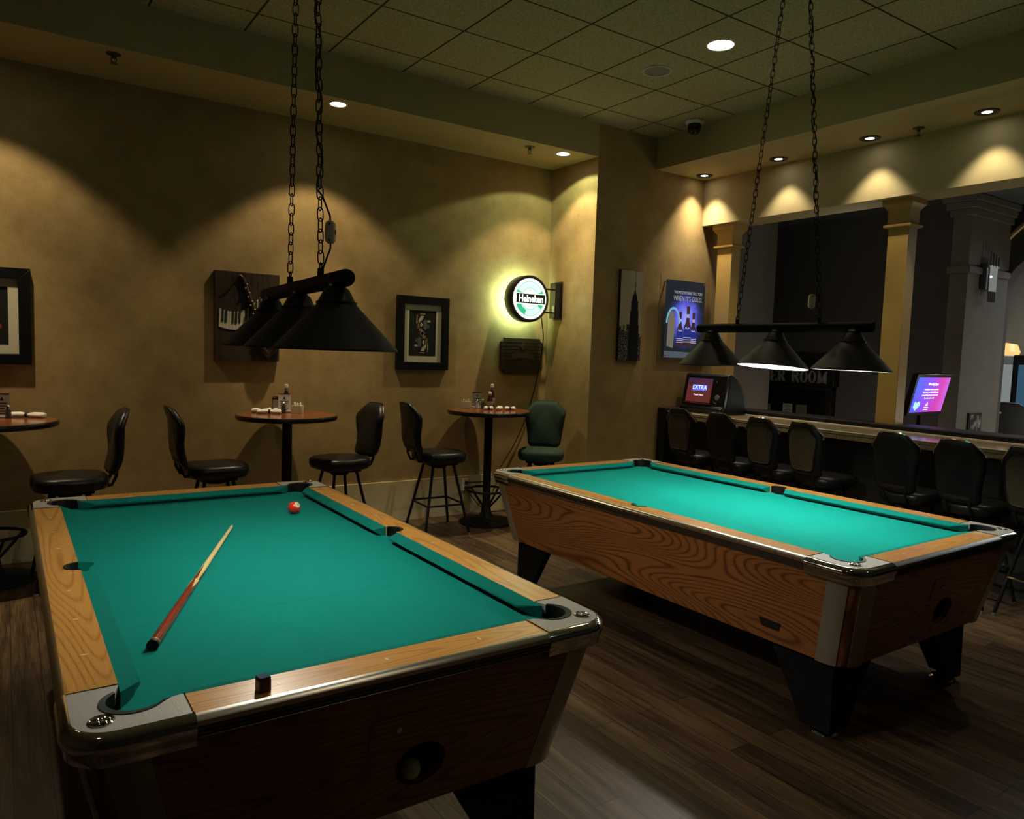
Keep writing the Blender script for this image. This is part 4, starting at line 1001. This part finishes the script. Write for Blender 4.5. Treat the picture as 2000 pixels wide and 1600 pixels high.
# outlets
t = thing('wall_outlet', 'white double outlet in baseboard with two black plugs', 'outlet', (3.786, YB-.0185, .30)); G().bx(-.038, .038, -.006, 0, -.06, .06).build('plate', M_white, t, .003)
G().bx(-.018, .018, -.0085, -.005, .010, .036).build('socket', M_paper, t, .002); G().bx(-.018, .018, -.0085, -.005, -.036, -.010).build('socket', M_paper, t, .002)
t = thing('wall_outlet', 'pale blank wall plate on baseboard between stool legs', 'outlet', (3.507, YB-.0185, .296)); G().bx(-.038, .038, -.006, 0, -.06, .06).build('plate', M_base, t, .003)
g = G(); g.sphere((0, -.006, .045), .004, 8, 6); g.sphere((0, -.006, -.045), .004, 8, 6); g.build('screws', M_base, t)
# tower canvas on poster wall
t = thing('tower_canvas', 'tall narrow canvas of a dark skyscraper left of the lit beer poster', 'wall art', (5.075, YF, 1.59))
w, h = .306, .90
G().bx(0, w, -.035, -.001, 0, h).build('canvas', plain('canvas_black_edge', (.012, .012, .012), .4), t, .002)
f = lambda u, v, ww: (u, -.035-ww, v)
G().prism([(.004, .004), (w-.004, .004), (w-.004, h-.004), (.004, h-.004)], 0, .0012, f).build('sky', plain('hazy_sky_print', (0.42, .37, .25), .3, var=.15, scale=6), t, sm=0)
c = .198
half = [(.0012, .90), (.0012, .78), (.004, .775), (.004, .70), (.010, .695), (.012, .67), (.030, .65), (.036, .60), (.046, .59), (.048, .50), (.056, .49), (.058, .36), (.066, .35), (.068, .20), (.072, 0)]
G().prism([(c-a, b_) for a, b_ in half][::1]+[(c+a, b_) for a, b_ in half][::-1], .001, .0024, f).build('tower', plain('tower_print', (.012, .012, .016), .2), t, sm=0)
m_, nt, b = newmat('city_print'); r = ramp(nt, [(.45, (.012, .012, .012)), (.66, (.25, .24, .2))]); L(nt, noise(nt, coords(nt), 60, 3, .7), r.inputs[0]); L(nt, r.outputs[0], b.inputs['Base Color']); b.inputs['Roughness'].default_value = .25
sky = [(.004, .34), (.03, .34), (.03, .30), (.055, .30), (.055, .35), (.075, .35), (.075, .29), (.10, .29), (.10, .36), (.13, .36), (.13, 0), (.004, 0)]
G().prism([(u, max(v, .004)) for u, v in sky], .001, .002, f).build('city_blocks', m_, t, sm=0)
G().prism([(.262, .004), (w-.004, .004), (w-.004, .24), (.285, .24), (.285, .27), (.262, .27)], .001, .002, f).build('city_blocks', m_, t, sm=0)
# lit beer poster behind acrylic
t = thing('beer_poster', 'lit blue poster of three bottles behind clear acrylic on the far wall', 'poster', (5.70, YF, 1.63))
w, h = .583, .81
f = lambda u, v, ww: (u, -.05-ww, v)
gm_, nt, b = newmat('clear_acrylic'); b.inputs['Base Color'].default_value = (.97, .98, .98, 1); b.inputs['Transmission Weight'].default_value = 1; b.inputs['Roughness'].default_value = .02; b.inputs['IOR'].default_value = 1.35
G().prism([(-.085, -.065), (w+.065, -.065), (w+.065, h+.05), (-.085, h+.05)], -.012, -.008, f).build('acrylic_sheet', gm_, t)
pm, nt, b = newmat('poster_print')
tc = node(nt, 'ShaderNodeTexCoord'); sp = node(nt, 'ShaderNodeSeparateXYZ'); L(nt, tc.outputs['Object'], sp.inputs[0])
dx = M1(nt, 'DIVIDE', M1(nt, 'SUBTRACT', sp.outputs[0], .30), .30); dz = M1(nt, 'DIVIDE', M1(nt, 'SUBTRACT', sp.outputs[2], .40), .34)
d = M1(nt, 'SQRT', M1(nt, 'ADD', M1(nt, 'MULTIPLY', dx, dx), M1(nt, 'MULTIPLY', dz, dz)))
d = M1(nt, 'ADD', d, M1(nt, 'MULTIPLY', M1(nt, 'SUBTRACT', noise(nt, coords(nt), 9, 3), .5), .5))
r = ramp(nt, [(.1, (.30, .32, 1)), (.45, (.12, .12, .70)), (.72, (.022, .03, .14)), (.95, (.010, .014, .020))]); L(nt, d, r.inputs[0])
L(nt, r.outputs[0], b.inputs['Emission Color']); b.inputs['Emission Strength'].default_value = 1.0; b.inputs['Base Color'].default_value = (.01, .01, .015, 1); b.inputs['Roughness'].default_value = .3; b.inputs['Specular IOR Level'].default_value = .15
G().prism([(0, 0), (w, 0), (w, h), (0, h)], -.008, 0, f).build('print', pm, t, sm=0)
bt = plain('poster_bottle_brown', (.05, .02, .015), .3, emit=(.055, .022, .025), es=.5); lb = glow('poster_label_blue', (.02, .03, .26), .7); ls_ = glow('poster_label_silver', (.42, .44, .80), .8)
def pbottle(cx, s, w0):
    hb = [(.072, 0), (.078, .02), (.078, .24), (.068, .28), (.036, .34), (.030, .40), (.027, .52), (.030, .525), (.030, .56)]
    Y = lambda v: .125+v*s
    G().prism([(cx+a*s, Y(b_)) for a, b_ in hb]+[(cx-a*s, Y(b_)) for a, b_ in hb[::-1]], w0, w0+.001, f).build('printed_bottle', bt, t, sm=0)
    bo = [o for o in t.children if o.name.startswith('printed_bottle')][-1]
    G().prism([(cx-.077*s, Y(.11)), (cx+.077*s, Y(.11)), (cx+.077*s, Y(.25)), (cx+.025*s, Y(.285)), (cx, Y(.27)), (cx-.03*s, Y(.295)), (cx-.077*s, Y(.25))], w0+.001, w0+.0015, f).build('printed_label', lb, bo, sm=0)
    g = G()
    for k in range(3): g.prism([(cx-.077*s, Y(.055+.03*k)), (cx+.077*s, Y(.055+.03*k)), (cx+.077*s, Y(.067+.03*k)), (cx-.077*s, Y(.067+.03*k))], w0+.001, w0+.0016, f)
    g.prism([(cx-.028*s, Y(.40)), (cx+.028*s, Y(.40)), (cx+.028*s, Y(.45)), (cx-.028*s, Y(.45))], w0+.001, w0+.0016, f)
    g.prism([(cx-.06*s, Y(.235)), (cx-.03*s, Y(.275)), (cx, Y(.25)), (cx+.025*s, Y(.268)), (cx+.06*s, Y(.235)), (cx+.025*s, Y(.25)), (cx, Y(.235)), (cx-.03*s, Y(.255))], w0+.001, w0+.0017, f)
    g.build('printed_band', ls_, bo, sm=0)
pbottle(.225, .64, .0005); pbottle(.425, .64, .0006); pbottle(.335, .755, .0022)
ks = glow('poster_keg_silver', (.22, .55, .75), .7)
g = G().prism([p for p in [(.115+.105*cos(a), .36+.17*sin(a)) for a in [pi*i/16 for i in range(17)]]]+[(.115+.085*cos(a), .36+.145*sin(a)) for a in [pi-pi*i/16 for i in range(17)]], .0030, .0036, f); g.build('printed_hoop', ks, t, sm=0)
G().prism([(.035, .12), (.13, .10), (.15, .38), (.115, .49), (.06, .48), (.04, .40)], .0003, .0008, f).build('printed_barrel', plain('poster_barrel', (.16, .14, .10), .4, emit=(.22, .20, .16), es=.5), t, sm=0)
G().prism([(.0, 0), (w, 0), (w, .055), (.0, .07)], .0003, .0008, f).build('printed_floor', glow('poster_floor', (.12, .15, .20), .5), t, sm=0)
lt = glow('poster_letters', (.55, .58, .60), .5)
text_mesh('headline_small', 'THE MOUNTAINS TELL YOU', .043, lt, lambda x, y, z: f(.325+x, .685+y, .0015+z), t, .001, sx=.78)
text_mesh('headline_large', "WHEN IT'S COLD.", .073, lt, lambda x, y, z: f(.325+x, .622+y, .0015+z), t, .001, sx=.74)
for i, (u, v) in enumerate(((.02, h-.02), (w-.02, h-.02), (.02, .02), (w-.02, .02))):
    G().lathe([(.009, -.0485), (.009, .004), (.001, .006)], n=12, f=lambda q: f(u+q.x, v+q.y, q.z)).build('standoff', M_chrome, t)

# ------------------------------------------------------------------ things on the tables
def ketchup(label, x, y, z, hgt=.17, cap=True, flat=False):
    t = thing('sauce_bottle', label, 'sauce bottle', (x, y, z), radians(-30), 'sauce bottles')
    gl = plain('dark_red_sauce_%d' % int(x*100+y*1000), (.05, .008, .006), .12); k = hgt/.17
    if cap:
        G().lathe([(.024, 0), (.028, .005), (.028, .085*k), (.024, .105*k), (.014, .125*k), (.013, .15*k)], n=24).build('bottle', gl, t)
        G().lathe([(.0285, .025*k), (.0288, .026*k), (.0288, .075*k), (.0285, .076*k)], n=24, cap=False).build('label', plain('sauce_label_%d' % int(x*100+y*1000), (.26, .21, .17), .6), t)
        G().lathe([(.015, .147*k), (.0155, .15*k), (.0155, .168*k), (.013, .17*k)], n=20).build('cap', M_paper, t)
        G().lathe([(.0145, .128*k), (.0145, .145*k)], n=20).build('neck_band', plain('neck_label_%d' % int(x*100+y*1000), (.10, .13, .16), .5), t)
    else:
        G().prism([(-.032, 0), (.032, 0), (.036, .02), (.036, .10), (.030, .125), (-.030, .125), (-.036, .10), (-.036, .02)], -.02, .02, lambda u, v, w: (u, w, v)).build('bottle', gl, t, .01)
        G().prism([(-.026, .025), (.026, .025), (.026, .10), (-.026, .10)], -.0215, -.0195, lambda u, v, w: (u, w, v)).build('label', plain('sauce_label_flat', (.30, .22, .18), .6), t)
        G().bx(-.02, .02, -.015, .015, .0, .012).build('cap', M_black, t)
    return t
def menu_card(label, x, y, z, m=M_paper, w=.10, h=.15, rz=-32):
    t = thing('menu_card', label, 'menu card', (x, y, z), radians(rz), 'upright menu cards')
    G().bx(-w/2, w/2, -.003, .003, .012, h).build('card', m, t)
    g = G()
    for k in range(5): g.bx(-w*.35+.006*(k % 2), w*.35-.008*(k % 3), -.0038, -.0028, h*.58-.018*k, h*.58-.018*k+.006)
    g.prism([(-.012, h*.72), (.012, h*.72), (.006, h*.80), (0, h*.88), (-.006, h*.80)], -.0038, -.0028, lambda u, v, ww: (u, ww, v)); g.build('print', M_ink, t, sm=0)
    G().bx(-w/2-.004, w/2+.004, -.025, .025, 0, .012).build('stand', plain('clear_stand', (.5, .45, .4), .2), t, .003)
    g = G().bx(-w/2, w/2, -.0042, .0042, h-.004, h+.002); g.build('top_edge', M_chrome, t)
    return t
def sugar_caddy(label, x, y, z, rz=-30):
    t = thing('sugar_caddy', label, 'sugar caddy', (x, y, z), radians(rz), 'sugar caddies'); g = G()
    s = .042
    for q in ((-s, s, -s, -s+.005), (-s, s, s-.005, s), (-s, -s+.005, -s+.005, s-.005), (s-.005, s, -s+.005, s-.005)): g.bx(*q, .0, .062)
    g.bx(-s, s, -s, s, 0, .005); g.build('box', plain('cream_china_%d' % int(x*100), (.62, .58, .42), .3, var=.03), t, .002)
    for k in range(6):
        G().box((-.028+.011*k, .004*(-1)**k, .052), (.0035, .052, .062), Matrix.Rotation(.12*(-1)**k, 3, 'Y') @ Matrix.Rotation(.15*sin(k*2), 3, 'X')).build('sugar_packet', M_paper, t)
    return t
def shaker(label, x, y, z, dark=True):
    t = thing('shaker', label, 'shaker', (x, y, z), 0, 'salt and pepper shakers')
    gl = plain('shaker_%d' % int(x*1000), (.06, .05, .045) if dark else (.5, .48, .42), .15)
    G().lathe([(.016, 0), (.019, .004), (.017, .03), (.014, .06)], n=16).build('jar', gl, t)
    G().lathe([(.0155, .059), (.016, .066), (.013, .080), (.005, .088), (.001, .089)], n=16).build('lid', M_steel, t)
    return t
def napkin_roll(label, x, y, z, rz, ln=.19):
    t = thing('napkin_roll', label, 'napkin roll', (x, y, z), radians(rz), 'rolled napkins with cutlery')
    g = G(); n = 12; q_ = min(.04, ln*.3); prof = [(-ln/2, .012, 1.4), (-ln/2+.008, .018, 1.4), (-q_, .021, 1.15), (-.010, .014, 1), (.010, .014, 1), (q_, .022, 1.2), (ln/2-.008, .021, 1.5), (ln/2, .012, 1.6)]
    g.loft([[(u, r_*k*cos(2*pi*i/n), max(.0005, .017+r_*.9*sin(2*pi*i/n)*(1+.12*sin(3*i+u*40)))) for i in range(n)] for u, r_, k in prof]); g.build('napkin', M_paper, t)
    G().lathe([(.0175, -.009), (.0175, .009)], n=14, f=lambda v: (v.z, v.x, max(.0004, .0165+v.y)), cap=False).build('paper_band', M_ink, t)
    g = G().tube([(-ln/2-.008, .004, .012), (ln/2+.004, .004, .012)], .003, 6); g.build('cutlery', M_steel, t)
    return t
ZTB = 1.0803
bx, by = BT[1]
ketchup('flat dark red sauce bottle standing on its cap on the middle table', bx-.005, by+.27, ZTB, cap=False)
ketchup('tall dark sauce bottle with white cap behind the middle table menu card', bx+.075, by+.27, ZTB, .225)
menu_card('white menu card beside the sauce bottles on the middle table', bx+.035, by+.19, ZTB)
shaker('dark red shaker at the foot of the middle table menu card', bx+.012, by+.135, ZTB)
sugar_caddy('square cream sugar caddy right of the middle table menu card', bx+.115, by+.10, ZTB)
napkin_roll('front rolled napkin with dark band on the middle table', bx-.12, by+.08, ZTB, -20)
napkin_roll('rear rolled napkin behind the banded one on the middle table', bx-.15, by+.19, ZTB, -28, .16)
napkin_roll('short rolled napkin left of the menu card on the middle table', bx-.05, by+.225, ZTB, -40, .08)
bx, by = BT[2]
sugar_caddy('square cream sugar caddy at the left of the corner table', bx-.105, by+.25, ZTB)
menu_card('grey menu card behind the shakers on the corner table', bx+.03, by+.27, ZTB, M_grey, .095, .15)
shaker('clear shaker left of its dark twin on the corner table', bx-.015, by+.19, ZTB, False)
shaker('dark shaker right of the clear one on the corner table', bx+.045, by+.19, ZTB)
ketchup('dark sauce bottle with white collar standing in front on the corner table', bx+.07, by+.10, ZTB, .165)
ketchup('taller sauce bottle with white cap standing behind on the corner table', bx+.15, by+.19, ZTB, .235)
napkin_roll('napkin roll leaning toward the bottle on the corner table', bx+.10, by-.02, ZTB, 50, .13)
napkin_roll('short napkin roll at the right of the corner table bottles', bx+.20, by-.06, ZTB, -30, .10)
napkin_roll('napkin roll left of the leaning one on the corner table', bx+.00, by+.01, ZTB, -15, .09)
bx, by = BT[0]
menu_card('grey menu card on the table at the left edge of the photo', bx+.07, by+.20, ZTB, M_grey, .10, .165)
shaker('dark pepper shaker in front of the left-edge menu card', bx+.105, by+.145, ZTB)
napkin_roll('long rolled napkin with black band on the left-edge table', bx+.21, by+.17, ZTB, -34, .25)
